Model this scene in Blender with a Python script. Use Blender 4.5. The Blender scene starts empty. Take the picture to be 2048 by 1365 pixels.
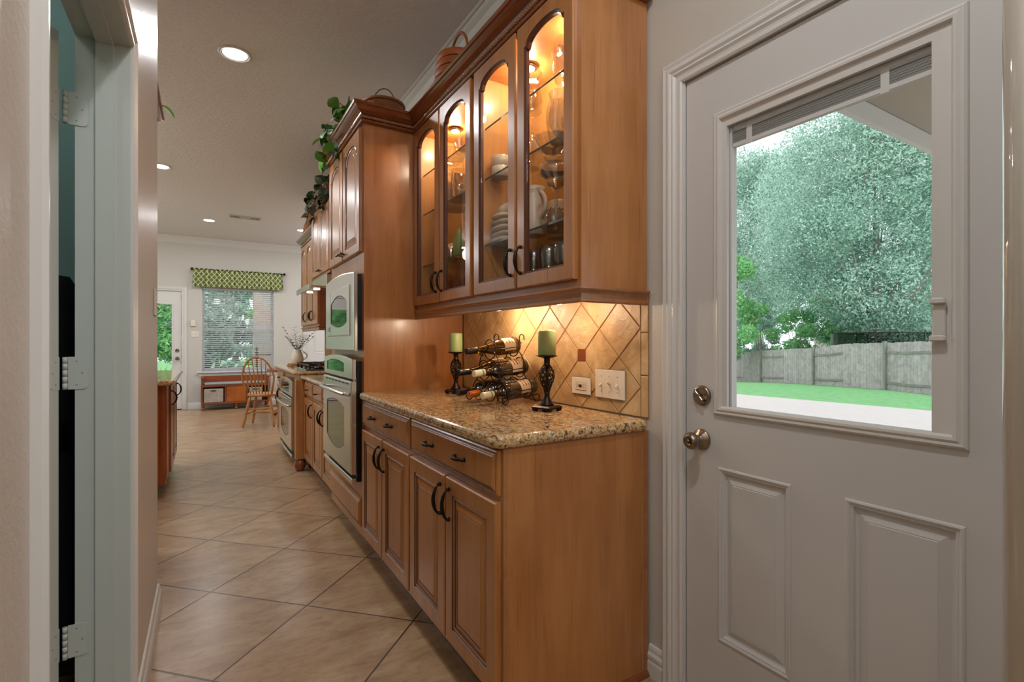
import bpy, bmesh, math, random
import numpy as np
from mathutils import Vector, Matrix

random.seed(7)
rng = np.random.default_rng(11)
SC = bpy.context.scene
COL = SC.collection
PI = math.pi

# ------------------------------------------------------------------ camera
TH = math.atan(612.0 / 1005.0)
cam_d = bpy.data.cameras.new('camera')
cam_d.sensor_width = 36.0
cam_d.lens = 36.0 * 1005.0 / 2048.0
cam_d.shift_y = 2.0 / 2048.0
cam_d.clip_start = 0.02
cam_d.clip_end = 300
cam = bpy.data.objects.new('camera', cam_d)
COL.objects.link(cam)
cam.location = (0, 0, 1.19)
cam.rotation_euler = (PI / 2, 0, -TH)
SC.camera = cam
SC.view_settings.view_transform = 'Standard'
SC.view_settings.look = 'None'
SC.view_settings.gamma = 1
SC.view_settings.use_curve_mapping = False
SC.view_settings.exposure = 0.0

# ------------------------------------------------------------------ world and sun
world = bpy.data.worlds.new('world')
SC.world = world
world.use_nodes = True
wn = world.node_tree.nodes
bg = wn['Background']
bg.inputs[0].default_value = (0.86, 0.95, 1.0, 1)
bg.inputs[1].default_value = 1.75
sun_d = bpy.data.lights.new('sun', 'SUN')
sun_d.energy = 2.6
sun_d.angle = 0.35
sun_d.color = (1.0, 0.97, 0.92)
sun = bpy.data.objects.new('sun', sun_d)
COL.objects.link(sun)
sun.rotation_euler = (math.radians(28), math.radians(20), math.radians(-30))

# lamp strengths (each lamp is built further down by its own builder)
P_CAN = 14.0
P_GLOBE_FILL = 38.0
P_PUCK = 4.2
P_UNDER = 2.3
WARM = (1.0, 0.80, 0.58)
CANC = (0.97, 0.98, 1.0)

# ------------------------------------------------------------------ materials
def nmat(name):
    m = bpy.data.materials.new(name)
    m.use_nodes = True
    nt = m.node_tree
    return m, nt, nt.nodes['Principled BSDF']

def L(nt, a, b):
    nt.links.new(a, b)

def node(nt, t, **kw):
    n = nt.nodes.new(t)
    for k, v in kw.items():
        setattr(n, k, v)
    return n

def srgb(r, g, b):
    f = lambda c: (c / 255.0) / 12.92 if c <= 10 else (((c / 255.0) + 0.055) / 1.055) ** 2.4
    return (f(r), f(g), f(b), 1)

def ramp(nt, stops, fac=None):
    r = node(nt, 'ShaderNodeValToRGB')
    el = r.color_ramp.elements
    while len(el) < len(stops):
        el.new(0.5)
    for e, (p, c) in zip(el, stops):
        e.position = p
        e.color = c
    if fac is not None:
        L(nt, fac, r.inputs[0])
    return r

def coords(nt, scale=(1, 1, 1), rot=(0, 0, 0)):
    tc = node(nt, 'ShaderNodeTexCoord')
    mp = node(nt, 'ShaderNodeMapping')
    mp.inputs['Scale'].default_value = scale
    mp.inputs['Rotation'].default_value = rot
    L(nt, tc.outputs['Object'], mp.inputs[0])
    return mp.outputs[0]

def noise(nt, vec, scale, detail=4, rough=0.55, dist=0.0):
    n = node(nt, 'ShaderNodeTexNoise')
    n.inputs['Scale'].default_value = scale
    n.inputs['Detail'].default_value = detail
    n.inputs['Roughness'].default_value = rough
    n.inputs['Distortion'].default_value = dist
    L(nt, vec, n.inputs['Vector'])
    return n.outputs['Fac']

def bump(nt, bs, h, strength, dist=0.002):
    b = node(nt, 'ShaderNodeBump')
    b.inputs['Strength'].default_value = strength
    b.inputs['Distance'].default_value = dist
    L(nt, h, b.inputs['Height'])
    L(nt, b.outputs[0], bs.inputs['Normal'])

def plain(name, col, rough=0.5, metal=0.0, coat=0.0, bumps=None, vary=0.0):
    m, nt, bs = nmat(name)
    bs.inputs['Roughness'].default_value = rough
    bs.inputs['Metallic'].default_value = metal
    bs.inputs['Coat Weight'].default_value = coat
    v = coords(nt)
    if vary:
        n = noise(nt, v, 6, 5)
        c2 = tuple(min(1, c * (1 - vary)) for c in col[:3]) + (1,)
        c1 = tuple(min(1, c * (1 + vary)) for c in col[:3]) + (1,)
        r = ramp(nt, [(0.3, c2), (0.7, c1)], n)
        L(nt, r.outputs[0], bs.inputs['Base Color'])
    else:
        bs.inputs['Base Color'].default_value = col
    if bumps:
        L_ = noise(nt, v, bumps[0], 3)
        bump(nt, bs, L_, bumps[1], bumps[2] if len(bumps) > 2 else 0.002)
    return m

def wood(name, c1, c2, rough=0.3, axis='z', fine=1.0, coat=0.25):
    m, nt, bs = nmat(name)
    s = {'z': (9, 9, 0.9), 'y': (9, 0.9, 9), 'x': (0.9, 9, 9)}[axis]
    v = coords(nt, s)
    n1 = noise(nt, v, 2.2 * fine, 6, 0.6, 0.6)
    n2 = noise(nt, coords(nt), 2.5, 3)
    mx = node(nt, 'ShaderNodeMath', operation='MULTIPLY_ADD')
    mx.inputs[1].default_value = 0.45
    L(nt, n2, mx.inputs[0])
    h = node(nt, 'ShaderNodeMath', operation='MULTIPLY')
    h.inputs[1].default_value = 0.55
    L(nt, n1, h.inputs[0])
    L(nt, h.outputs[0], mx.inputs[2])
    r = ramp(nt, [(0.36, c2), (0.62, c1)], mx.outputs[0])
    s2 = {'z': (60, 60, 2.2), 'y': (60, 2.2, 60), 'x': (2.2, 60, 60)}[axis]
    n3 = noise(nt, coords(nt, s2), 2.0, 3)
    r3 = ramp(nt, [(0.60, (1, 1, 1, 1)), (0.76, (0.72, 0.62, 0.55, 1))], n3)
    mul = node(nt, 'ShaderNodeMix', data_type='RGBA', blend_type='MULTIPLY')
    mul.inputs[0].default_value = 1.0
    L(nt, r.outputs[0], mul.inputs[6])
    L(nt, r3.outputs[0], mul.inputs[7])
    L(nt, mul.outputs[2], bs.inputs['Base Color'])
    bs.inputs['Roughness'].default_value = rough
    bs.inputs['Coat Weight'].default_value = coat
    bs.inputs['Coat Roughness'].default_value = 0.18
    return m

def granite(name):
    m, nt, bs = nmat(name)
    v = coords(nt, (1.0, 0.55, 1.0), (0, 0, 0.5))
    a = noise(nt, v, 72, 6, 0.62, 1.2)
    r = ramp(nt, [(0.0, srgb(52, 38, 26)), (0.385, srgb(78, 58, 40)), (0.44, srgb(176, 136, 88)),
                  (0.56, srgb(208, 172, 122)), (0.66, srgb(226, 208, 172)), (0.75, srgb(196, 150, 96))], a)
    b = node(nt, 'ShaderNodeTexVoronoi')
    b.inputs['Scale'].default_value = 150
    L(nt, v, b.inputs['Vector'])
    c = noise(nt, v, 120, 3, 0.6)
    rc = ramp(nt, [(0.60, (0, 0, 0, 1)), (0.66, (1, 1, 1, 1))], c)
    mx = node(nt, 'ShaderNodeMix', data_type='RGBA')
    L(nt, rc.outputs[0], mx.inputs[0])
    L(nt, r.outputs[0], mx.inputs[6])
    mx.inputs[7].default_value = srgb(44, 36, 32)
    d = noise(nt, v, 48, 3, 0.5)
    rd = ramp(nt, [(0.60, (0, 0, 0, 1)), (0.70, (0.75, 0.75, 0.75, 1))], d)
    mx2 = node(nt, 'ShaderNodeMix', data_type='RGBA')
    L(nt, rd.outputs[0], mx2.inputs[0])
    L(nt, mx.outputs[2], mx2.inputs[6])
    mx2.inputs[7].default_value = srgb(206, 200, 188)
    L(nt, mx2.outputs[2], bs.inputs['Base Color'])
    bs.inputs['Roughness'].default_value = 0.12
    bs.inputs['Coat Weight'].default_value = 0.3
    return m

def stone(name, c1, c2, c3, scale=1.0, rough=0.45, per='tile', bstr=0.4):
    """tile stone; tint varies per tile through a face attribute"""
    m, nt, bs = nmat(name)
    v = coords(nt)
    n = noise(nt, v, 7 * scale, 7, 0.62, 0.8)
    r = ramp(nt, [(0.3, c1), (0.52, c2), (0.75, c3)], n)
    at = node(nt, 'ShaderNodeAttribute', attribute_name='tint')
    rr = ramp(nt, [(0, (0.90, 0.90, 0.90, 1)), (1, (1.06, 1.05, 1.04, 1))], at.outputs['Fac'])
    mul = node(nt, 'ShaderNodeMix', data_type='RGBA', blend_type='MULTIPLY')
    mul.inputs[0].default_value = 1.0
    L(nt, r.outputs[0], mul.inputs[6])
    L(nt, rr.outputs[0], mul.inputs[7])
    L(nt, mul.outputs[2], bs.inputs['Base Color'])
    bs.inputs['Roughness'].default_value = rough
    n2 = noise(nt, v, 26 * scale, 6, 0.6, 0.5)
    bump(nt, bs, n2, bstr, 0.004)
    return m

def floor_mat():
    m, nt, bs = nmat('floor_tile')
    tc = node(nt, 'ShaderNodeTexCoord')
    sp = node(nt, 'ShaderNodeSeparateXYZ')
    L(nt, tc.outputs['Object'], sp.inputs[0])
    S = 0.7355
    def ma(op, a, b=None, c=None):
        n = node(nt, 'ShaderNodeMath', operation=op)
        for i, q in enumerate((a, b, c)):
            if q is None:
                continue
            if isinstance(q, (int, float)):
                n.inputs[i].default_value = q
            else:
                L(nt, q, n.inputs[i])
        return n.outputs[0]
    x0 = ma('SUBTRACT', sp.outputs[0], 0.02)
    y0 = ma('SUBTRACT', sp.outputs[1], 2.05)
    p = ma('DIVIDE', ma('ADD', x0, y0), S)
    q = ma('DIVIDE', ma('SUBTRACT', y0, x0), S)
    fp = ma('SUBTRACT', p, ma('ROUND', p))
    fq = ma('SUBTRACT', q, ma('ROUND', q))
    dd = ma('MINIMUM', ma('ABSOLUTE', fp), ma('ABSOLUTE', fq))
    g = node(nt, 'ShaderNodeMapRange')
    g.inputs['From Min'].default_value = 0.0050
    g.inputs['From Max'].default_value = 0.0085
    L(nt, dd, g.inputs['Value'])           # 0 in grout, 1 on tile
    cell = node(nt, 'ShaderNodeCombineXYZ')
    L(nt, ma('FLOOR', p), cell.inputs[0])
    L(nt, ma('FLOOR', q), cell.inputs[1])
    wn_ = node(nt, 'ShaderNodeTexWhiteNoise', noise_dimensions='3D')
    L(nt, cell.outputs[0], wn_.inputs['Vector'])
    off = node(nt, 'ShaderNodeVectorMath', operation='MULTIPLY_ADD')
    off.inputs[1].default_value = (7, 7, 7)
    L(nt, wn_.outputs['Color'], off.inputs[0])
    L(nt, tc.outputs['Object'], off.inputs[2])
    mp = node(nt, 'ShaderNodeMapping')
    mp.inputs['Rotation'].default_value = (0, 0, 0.6)
    mp.inputs['Scale'].default_value = (1.0, 2.4, 1)
    L(nt, off.outputs[0], mp.inputs[0])
    n1 = noise(nt, mp.outputs[0], 3.2, 8, 0.66, 0.6)
    r = ramp(nt, [(0.26, srgb(134, 100, 68)), (0.45, srgb(162, 130, 96)), (0.60, srgb(174, 144, 110)), (0.8, srgb(190, 164, 132))], n1)
    n4 = noise(nt, mp.outputs[0], 16, 6, 0.7, 0.4)
    r4 = ramp(nt, [(0.33, (0.74, 0.66, 0.58, 1)), (0.5, (1, 1, 1, 1)), (0.72, (1.08, 1.08, 1.1, 1))], n4)
    m0 = node(nt, 'ShaderNodeMix', data_type='RGBA', blend_type='MULTIPLY')
    m0.inputs[0].default_value = 0.85
    L(nt, r.outputs[0], m0.inputs[6])
    L(nt, r4.outputs[0], m0.inputs[7])
    mx = node(nt, 'ShaderNodeMix', data_type='RGBA')
    L(nt, g.outputs[0], mx.inputs[0])
    mx.inputs[6].default_value = srgb(66, 48, 34)
    L(nt, m0.outputs[2], mx.inputs[7])
    L(nt, mx.outputs[2], bs.inputs['Base Color'])
    rr = node(nt, 'ShaderNodeMapRange')
    rr.inputs['To Min'].default_value = 0.24
    rr.inputs['To Max'].default_value = 0.36
    L(nt, n4, rr.inputs['Value'])
    L(nt, rr.outputs[0], bs.inputs['Roughness'])
    hh = ma('MULTIPLY_ADD', n4, 0.15, g.outputs[0])
    bump(nt, bs, hh, 0.3, 0.003)
    bs.inputs['Coat Weight'].default_value = 0.06
    bs.inputs['Coat Roughness'].default_value = 0.2
    return m

def textured_paint(name, col, rough, scale, strength, stretch=(1, 1, 1), dist=0.003):
    m, nt, bs = nmat(name)
    bs.inputs['Base Color'].default_value = col
    bs.inputs['Roughness'].default_value = rough
    v = coords(nt, stretch)
    n = noise(nt, v, scale, 5, 0.6)
    r = ramp(nt, [(0.42, (0, 0, 0, 1)), (0.60, (1, 1, 1, 1))], n)
    bump(nt, bs, r.outputs[0], strength, dist)
    return m

def glassy(name, tint=(1, 1, 1, 1), refl=0.10, rough=0.0, fres=1.35, base=0.02):
    m, nt, bs = nmat(name)
    out = nt.nodes['Material Output']
    nt.nodes.remove(bs)
    t = node(nt, 'ShaderNodeBsdfTransparent')
    t.inputs[0].default_value = tint
    g = node(nt, 'ShaderNodeBsdfGlossy')
    g.inputs['Roughness'].default_value = rough
    # Schlick reflectance from the facing angle, the same from both sides of a thin pane
    f = node(nt, 'ShaderNodeLayerWeight')
    f.inputs['Blend'].default_value = 0.5
    r0 = ((fres - 1) / (fres + 1)) ** 2 + base
    pw = node(nt, 'ShaderNodeMath', operation='POWER')
    pw.inputs[1].default_value = 5.0
    L(nt, f.outputs['Facing'], pw.inputs[0])
    ad = node(nt, 'ShaderNodeMath', operation='MULTIPLY_ADD')
    ad.inputs[1].default_value = 1.0 - r0
    ad.inputs[2].default_value = r0
    L(nt, pw.outputs[0], ad.inputs[0])
    mx = node(nt, 'ShaderNodeMixShader')
    L(nt, ad.outputs[0], mx.inputs[0])
    L(nt, t.outputs[0], mx.inputs[1])
    L(nt, g.outputs[0], mx.inputs[2])
    L(nt, mx.outputs[0], out.inputs[0])
    return m

def emit(name, col, s):
    m, nt, bs = nmat(name)
    bs.inputs['Emission Color'].default_value = col
    bs.inputs['Emission Strength'].default_value = s
    bs.inputs['Base Color'].default_value = col
    return m

def leafmat(name, c1, c2, rough=0.45, trans=0.25):
    m, nt, bs = nmat(name)
    at = node(nt, 'ShaderNodeAttribute', attribute_name='tint')
    r = ramp(nt, [(0, c1), (1, c2)], at.outputs['Fac'])
    L(nt, r.outputs[0], bs.inputs['Base Color'])
    bs.inputs['Roughness'].default_value = rough
    tr = node(nt, 'ShaderNodeBsdfTranslucent')
    L(nt, r.outputs[0], tr.inputs[0])
    mx = node(nt, 'ShaderNodeMixShader')
    mx.inputs[0].default_value = trans
    L(nt, bs.outputs[0], mx.inputs[1])
    L(nt, tr.outputs[0], mx.inputs[2])
    L(nt, mx.outputs[0], nt.nodes['Material Output'].inputs[0])
    return m

M = {}
M['wood'] = wood('maple_upright', srgb(184, 125, 72), srgb(158, 100, 52))
M['woody'] = wood('maple_along', srgb(172, 118, 74), srgb(146, 94, 54), axis='y')
M['woodx'] = wood('maple_across', srgb(170, 110, 62), srgb(140, 84, 44), axis='x')
M['crown'] = wood('crown_wood', srgb(140, 78, 42), srgb(112, 58, 30), axis='y', rough=0.2, coat=0.5)
M['inner'] = wood('maple_inside', srgb(206, 152, 88), srgb(186, 130, 70), rough=0.4)
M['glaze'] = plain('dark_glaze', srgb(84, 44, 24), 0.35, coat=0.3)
M['cherry'] = wood('cherry', srgb(166, 88, 38), srgb(132, 62, 24), rough=0.3)
M['oak'] = wood('oak', srgb(190, 130, 66), srgb(160, 102, 46), rough=0.35)
M['bench'] = wood('bench_wood', srgb(140, 70, 34), srgb(108, 50, 22), axis='x', rough=0.35)
M['benchdoor'] = wood('bench_door', srgb(176, 98, 34), srgb(146, 76, 24), rough=0.3)
M['granite'] = granite('granite')
M['floor'] = floor_mat()
M['wall'] = textured_paint('wall_paint', srgb(200, 195, 186), 0.42, 60, 0.12)
M['hallwall'] = textured_paint('hall_wall_paint', srgb(198, 188, 178), 0.34, 75, 0.14)
M['nearwall'] = textured_paint('near_wall_paint', srgb(186, 182, 168), 0.2, 75, 0.05)
M['farwall'] = textured_paint('far_wall_paint', srgb(198, 194, 186), 0.6, 60, 0.15)
M['ceiling'] = textured_paint('ceiling_paint', srgb(234, 230, 230), 0.6, 34, 0.7, (1, 1.8, 1), 0.006)
M['teal'] = textured_paint('closet_paint', srgb(150, 182, 176), 0.6, 60, 0.2)
M['trim'] = plain('trim_paint', srgb(214, 212, 208), 0.28)
M['gloss'] = plain('glossy_trim_paint', srgb(196, 192, 180), 0.05, coat=1.0)
M['doorp'] = plain('door_paint', srgb(206, 205, 203), 0.33, bumps=(14, 0.05, 0.002))
M['sage'] = plain('closet_trim_paint', srgb(190, 196, 190), 0.35)
M['tile'] = stone('splash_tile', srgb(160, 124, 80), srgb(194, 160, 112), srgb(218, 192, 150), bstr=0.8)
M['accent'] = plain('accent_tile', srgb(128, 66, 24), 0.25, vary=0.25)
M['grout'] = plain('grout', srgb(150, 108, 66), 0.8, bumps=(80, 0.3))
M['steel'] = plain('stainless_steel', srgb(226, 227, 222), 0.22, 1.0, bumps=(3, 0.02))
M['steeld'] = plain('brushed_nickel', srgb(150, 138, 122), 0.25, 1.0)
M['bronze'] = plain('dark_bronze', srgb(52, 44, 40), 0.35, 0.9, bumps=(120, 0.4, 0.002))
M['iron'] = plain('wrought_iron', srgb(56, 44, 38), 0.38, 0.85)
M['black'] = plain('black_plastic', srgb(14, 13, 13), 0.35)
M['blackglass'] = plain('oven_glass', srgb(46, 44, 42), 0.03, 0.0, coat=1.0)
M['blackglass'].node_tree.nodes['Principled BSDF'].inputs['Specular IOR Level'].default_value = 1.0
M['silverglass'] = plain('mirror_oven_glass', srgb(120, 122, 118), 0.04, 0.85)
M['white'] = plain('white_plastic', srgb(222, 214, 200), 0.3)
M['whitew'] = plain('white_window_vinyl', srgb(214, 214, 212), 0.35)
M['slat'] = leafmat('blind_slat', srgb(236, 238, 240), srgb(236, 238, 240), 0.45, 0.5)
M['grey'] = plain('mid_grey', srgb(150, 150, 146), 0.5)  # even grey for blind slats, screws and small fittings
M['candle'] = plain('green_wax', srgb(158, 176, 118), 0.45, vary=0.06)
bs_ = M['candle'].node_tree.nodes['Principled BSDF']
bs_.inputs['Subsurface Weight'].default_value = 0.25
bs_.inputs['Subsurface Radius'].default_value = (0.02, 0.02, 0.008)
M['pane'] = glassy('window_pane', refl=0.1, fres=1.3, base=0.0)
M['cabpane'] = glassy('cabinet_pane', fres=1.3, base=0.0)
M['shelf'] = glassy('shelf_glass', (0.95, 0.98, 0.96, 1), fres=1.4, base=0.02)
M['shelfedge'] = plain('shelf_edge', srgb(70, 88, 80), 0.15)
M['crystal'] = glassy('crystal', (0.985, 0.98, 0.97, 1), fres=1.6, base=0.14, rough=0.04)
M['smoke'] = glassy('smoked_glass', (0.80, 0.81, 0.75, 1), fres=1.6, base=0.16, rough=0.2)
M['china'] = plain('white_china', srgb(222, 208, 186), 0.25, coat=0.4)
M['cloth'] = plain('folded_linen', srgb(196, 182, 160), 0.85, bumps=(60, 0.4))
M['bottle_olive'] = glassy('olive_bottle', (0.30, 0.22, 0.05, 1), fres=1.5, base=0.05, rough=0.02)
M['bottle_dark'] = plain('dark_bottle', srgb(38, 28, 20), 0.06, coat=1.0)
M['label'] = plain('paper_label', srgb(206, 190, 166), 0.6)
M['labelprint'] = plain('label_print', srgb(120, 96, 74), 0.6)
M['foil_black'] = plain('black_foil', srgb(34, 30, 30), 0.3, 0.3)
M['foil_cream'] = plain('cream_foil', srgb(216, 206, 172), 0.35)
M['foil_orange'] = plain('copper_foil', srgb(176, 96, 36), 0.3, 0.5)
M['foil_green'] = plain('green_print', srgb(120, 150, 80), 0.4)
M['wicker'] = plain('wicker', srgb(150, 96, 50), 0.6, vary=0.3, bumps=(60, 0.5, 0.004))
M['splint'] = plain('splint_wood', srgb(168, 92, 44), 0.5, vary=0.15)
M['greybasket'] = plain('grey_wicker', srgb(170, 160, 148), 0.8, vary=0.2, bumps=(40, 0.6, 0.006))
M['darkcloth'] = plain('dark_fabric', srgb(16, 24, 24), 0.9, bumps=(20, 0.5, 0.01))
M['cushion'] = plain('grey_cushion', srgb(150, 152, 150), 0.85)
M['leaf'] = leafmat('ivy_leaf', srgb(22, 62, 14), srgb(86, 136, 40), 0.35, 0.2)
M['leafd'] = leafmat('dark_ivy_leaf', srgb(14, 34, 14), srgb(58, 84, 44), 0.4, 0.1)
M['olive'] = leafmat('olive_leaf', srgb(52, 64, 48), srgb(110, 122, 96), 0.5, 0.1)
M['tree'] = leafmat('tree_leaf', srgb(104, 148, 126), srgb(206, 230, 216), 0.5, 0.4)
M['tree2'] = leafmat('light_tree_leaf', srgb(104, 176, 112), srgb(190, 236, 172), 0.5, 0.4)
M['bark'] = plain('bark', srgb(158, 148, 138), 0.9, bumps=(12, 0.6, 0.02))
M['stem'] = plain('plant_stem', srgb(90, 78, 50), 0.7)
M['grass'] = plain('grass', srgb(104, 158, 100), 0.9, vary=0.25, bumps=(60, 0.8, 0.03))
M['concrete'] = plain('concrete', srgb(172, 164, 161), 0.8, vary=0.05)
M['fence'] = stone('weathered_fence', srgb(150, 140, 138), srgb(176, 166, 164), srgb(196, 188, 186), scale=0.6, rough=0.85, bstr=0.1)
M['fenced'] = wood('mossy_fence_rail', srgb(150, 146, 138), srgb(120, 116, 108), rough=0.85, axis='y', coat=0)
M['stucco'] = plain('exterior_stucco', srgb(190, 182, 166), 0.8)
M['brick'] = plain('pink_brick', srgb(206, 180, 172), 0.8, vary=0.1)
M['net'] = glassy('net_mesh', (0.5, 0.5, 0.5, 1), fres=1.02, base=0.0, rough=0.5)
M['roof'] = plain('neighbour_roof', srgb(170, 166, 168), 0.9)
M['canlamp'] = emit('lamp_glow', (1, 0.97, 0.92, 1), 14)
M['puck'] = emit('puck_glow', (1, 0.8, 0.55, 1), 14)
M['globe'] = glassy('globe_glass', (0.95, 0.95, 0.95, 1), fres=1.4)
M['vent'] = plain('vent_white', srgb(190, 188, 182), 0.5)
M['dark'] = plain('gap_shade', srgb(30, 28, 26), 0.8)
M['red'] = plain('red_plastic', srgb(150, 30, 26), 0.4)

# ------------------------------------------------------------------ mesh builder
class MB:
    def __init__(s, T=None):
        s.v = []; s.f = []; s.m = []; s.sm = []
        s.T = T
    def add(s, vs, fs, mi=0, smooth=False):
        o = len(s.v)
        if s.T is not None:
            vs = [tuple(s.T @ Vector(p)) for p in vs]
        s.v += [tuple(p) for p in vs]
        for f in fs:
            s.f.append(tuple(o + i for i in f)); s.m.append(mi); s.sm.append(smooth)
    def box(s, x0, x1, y0, y1, z0, z1, mi=0):
        vs = [(x, y, z) for x in (x0, x1) for y in (y0, y1) for z in (z0, z1)]
        s.add(vs, [(0, 1, 3, 2), (4, 6, 7, 5), (0, 4, 5, 1), (2, 3, 7, 6), (0, 2, 6, 4), (1, 5, 7, 3)], mi)
    def bbox(s, x0, x1, y0, y1, z0, z1, b=0.003, mi=0):
        """box with chamfered edges"""
        vs = []; 
        def ring(z, i):
            return [(x0 + i + (b - i if False else 0), y0, z)]
        X = (x0, x1); Y = (y0, y1)
        def oct_(z, ins):
            a = ins; c = ins + b
            return [(x0 + c, y0 + a, z), (x1 - c, y0 + a, z), (x1 - a, y0 + c, z), (x1 - a, y1 - c, z),
                    (x1 - c, y1 - a, z), (x0 + c, y1 - a, z), (x0 + a, y1 - c, z), (x0 + a, y0 + c, z)]
        rings = [oct_(z0, b), oct_(z0 + b, 0), oct_(z1 - b, 0), oct_(z1, b)]
        s.loft(rings, mi, cap=True)
    def loft(s, rings, mi=0, closed=True, cap=False, smooth=False, mis=None):
        n = len(rings[0]); vs = [p for r in rings for p in r]; 
        o = len(s.v)
        s.add(vs, [], mi)
        for k in range(len(rings) - 1):
            mm = mis[k] if mis else mi
            for i in range(n if closed else n - 1):
                j = (i + 1) % n
                s.f.append((o + k * n + i, o + k * n + j, o + (k + 1) * n + j, o + (k + 1) * n + i)); s.m.append(mm); s.sm.append(smooth)
        if cap:
            s.f.append(tuple(o + i for i in range(n))[::-1]); s.m.append(mi); s.sm.append(False)
            s.f.append(tuple(o + (len(rings) - 1) * n + i for i in range(n))); s.m.append(mis[-1] if mis and len(mis) >= len(rings) else mi); s.sm.append(False)
    def tube(s, pts, r, n=8, mi=0, closed=False, cap=True, smooth=True):
        P = [Vector(p) for p in pts]; N = len(P)
        rs = r if isinstance(r, (list, tuple)) else [r] * N
        rings = []; up = None
        for i in range(N):
            a = P[i - 1] if (i > 0 or closed) else P[i]
            b = P[(i + 1) % N] if (i < N - 1 or closed) else P[i]
            t = (b - a)
            if t.length < 1e-9: t = Vector((0, 0, 1))
            t.normalize()
            if up is None:
                up = Vector((0, 0, 1)) if abs(t.z) < 0.9 else Vector((1, 0, 0))
            u = up - t * up.dot(t)
            if u.length < 1e-6:
                u = t.orthogonal()
            u.normalize(); w = t.cross(u); up = u
            rings.append([tuple(P[i] + (u * math.cos(2 * PI * k / n) + w * math.sin(2 * PI * k / n)) * rs[i]) for k in range(n)])
        if closed: rings.append(rings[0])
        s.loft(rings, mi, cap=(cap and not closed), smooth=smooth)
    def lathe(s, prof, c=(0, 0, 0), n=24, mi=0, smooth=True, mis=None, R=None):
        rings = []
        for r, z in prof:
            rings.append([(r * math.cos(2 * PI * k / n), r * math.sin(2 * PI * k / n), z) for k in range(n)])
        T = Matrix.Translation(Vector(c))
        if R is not None: T = T @ R
        rings = [[tuple(T @ Vector(p)) for p in r] for r in rings]
        s.loft(rings, mi, cap=True, smooth=smooth, mis=mis)
    def sweep(s, path, prof, N, mi=0, mis=None, closed=False, seg=None, cap=True):
        """profile (a across, b along N) swept along path with mitred corners"""
        P = [Vector(p) for p in path]; N = Vector(N).normalized(); n = len(P)
        rings = []
        for i in range(n):
            if closed or 0 < i < n - 1:
                t1 = (P[i] - P[i - 1]).normalized(); t2 = (P[(i + 1) % n] - P[i]).normalized()
            elif i == 0:
                t1 = t2 = (P[1] - P[0]).normalized()
            else:
                t1 = t2 = (P[i] - P[i - 1]).normalized()
            s1 = t1.cross(N); s2 = t2.cross(N)
            m = (s1 + s2)
            m = m / max(1e-6, (1 + s1.dot(s2)))
            rings.append([tuple(P[i] + m * a + N * b) for a, b in prof])
        if closed: rings.append(rings[0])
        if seg: rings = rings[seg[0]:seg[1] + 1]
        npf = len(prof)
        o = len(s.v)
        s.add([p for r in rings for p in r], [], mi)
        for k in range(len(rings) - 1):
            for i in range(npf):
                j = (i + 1) % npf
                s.f.append((o + k * npf + i, o + k * npf + j, o + (k + 1) * npf + j, o + (k + 1) * npf + i))
                s.m.append(mis[i] if mis else mi); s.sm.append(False)
        if not closed and cap:
            s.f.append(tuple(o + i for i in range(npf))[::-1]); s.m.append(mi); s.sm.append(False)
            s.f.append(tuple(o + (len(rings) - 1) * npf + i for i in range(npf))); s.m.append(mi); s.sm.append(False)

def obj(name, mb, mats, parent=None, kind=None, fix=True, tint=None):
    me = bpy.data.meshes.new(name)
    me.from_pydata(mb.v, [], mb.f)
    if not isinstance(mats, (list, tuple)): mats = [mats]
    for m in mats: me.materials.append(m)
    me.polygons.foreach_set('material_index', mb.m)
    me.polygons.foreach_set('use_smooth', mb.sm)
    if fix:
        bm = bmesh.new(); bm.from_mesh(me)
        bmesh.ops.recalc_face_normals(bm, faces=bm.faces)
        bm.to_mesh(me); bm.free()
    if tint is not None:
        a = me.attributes.new('tint', 'FLOAT', 'FACE')
        a.data.foreach_set('value', tint)
    me.update()
    o = bpy.data.objects.new(name, me)
    COL.objects.link(o)
    if parent is not None:
        o.parent = parent
    if kind: o['kind'] = kind
    return o

def tag(o, label, cat, group=None, kind=None):
    o['label'] = label; o['category'] = cat
    if group: o['group'] = group
    if kind: o['kind'] = kind
    return o

def thing(name, label=None, cat=None, loc=(0, 0, 0), rz=0, group=None, kind=None):
    o = bpy.data.objects.new(name, None)
    COL.objects.link(o); o.location = loc; o.rotation_euler = (0, 0, rz)
    o.empty_display_size = 0.05
    if label: o['label'] = label
    if cat: o['category'] = cat
    if group: o['group'] = group
    if kind: o['kind'] = kind
    return o

def dup(root, loc=None, rz=None, label=None, group=None):
    r = root.copy(); COL.objects.link(r)
    if loc is not None: r.location = loc
    if rz is not None: r.rotation_euler = (0, 0, rz)
    if label: r['label'] = label
    if group: r['group'] = group
    for ch in list(root.children):
        c = ch.copy(); COL.objects.link(c); c.parent = r
        for g in list(ch.children):
            d = g.copy(); COL.objects.link(d); d.parent = c
    return r

def struct(name, mb, mats, parent=None):
    return obj(name, mb, mats, parent, kind='structure' if parent is None else None)

def frame(org, u, n):
    """local x=u (width), y=outward normal, z=up"""
    u = Vector(u); n = Vector(n)
    return Matrix(((u.x, n.x, 0, org[0]), (u.y, n.y, 0, org[1]), (0, 0, 1, org[2]), (0, 0, 0, 1)))

# ------------------------------------------------------------------ room shell
CEIL = 3.05
XR = 1.36      # face of the right wall
XL = -0.185    # face of the hall's left wall
YF = 10.59     # face of the far wall

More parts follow.
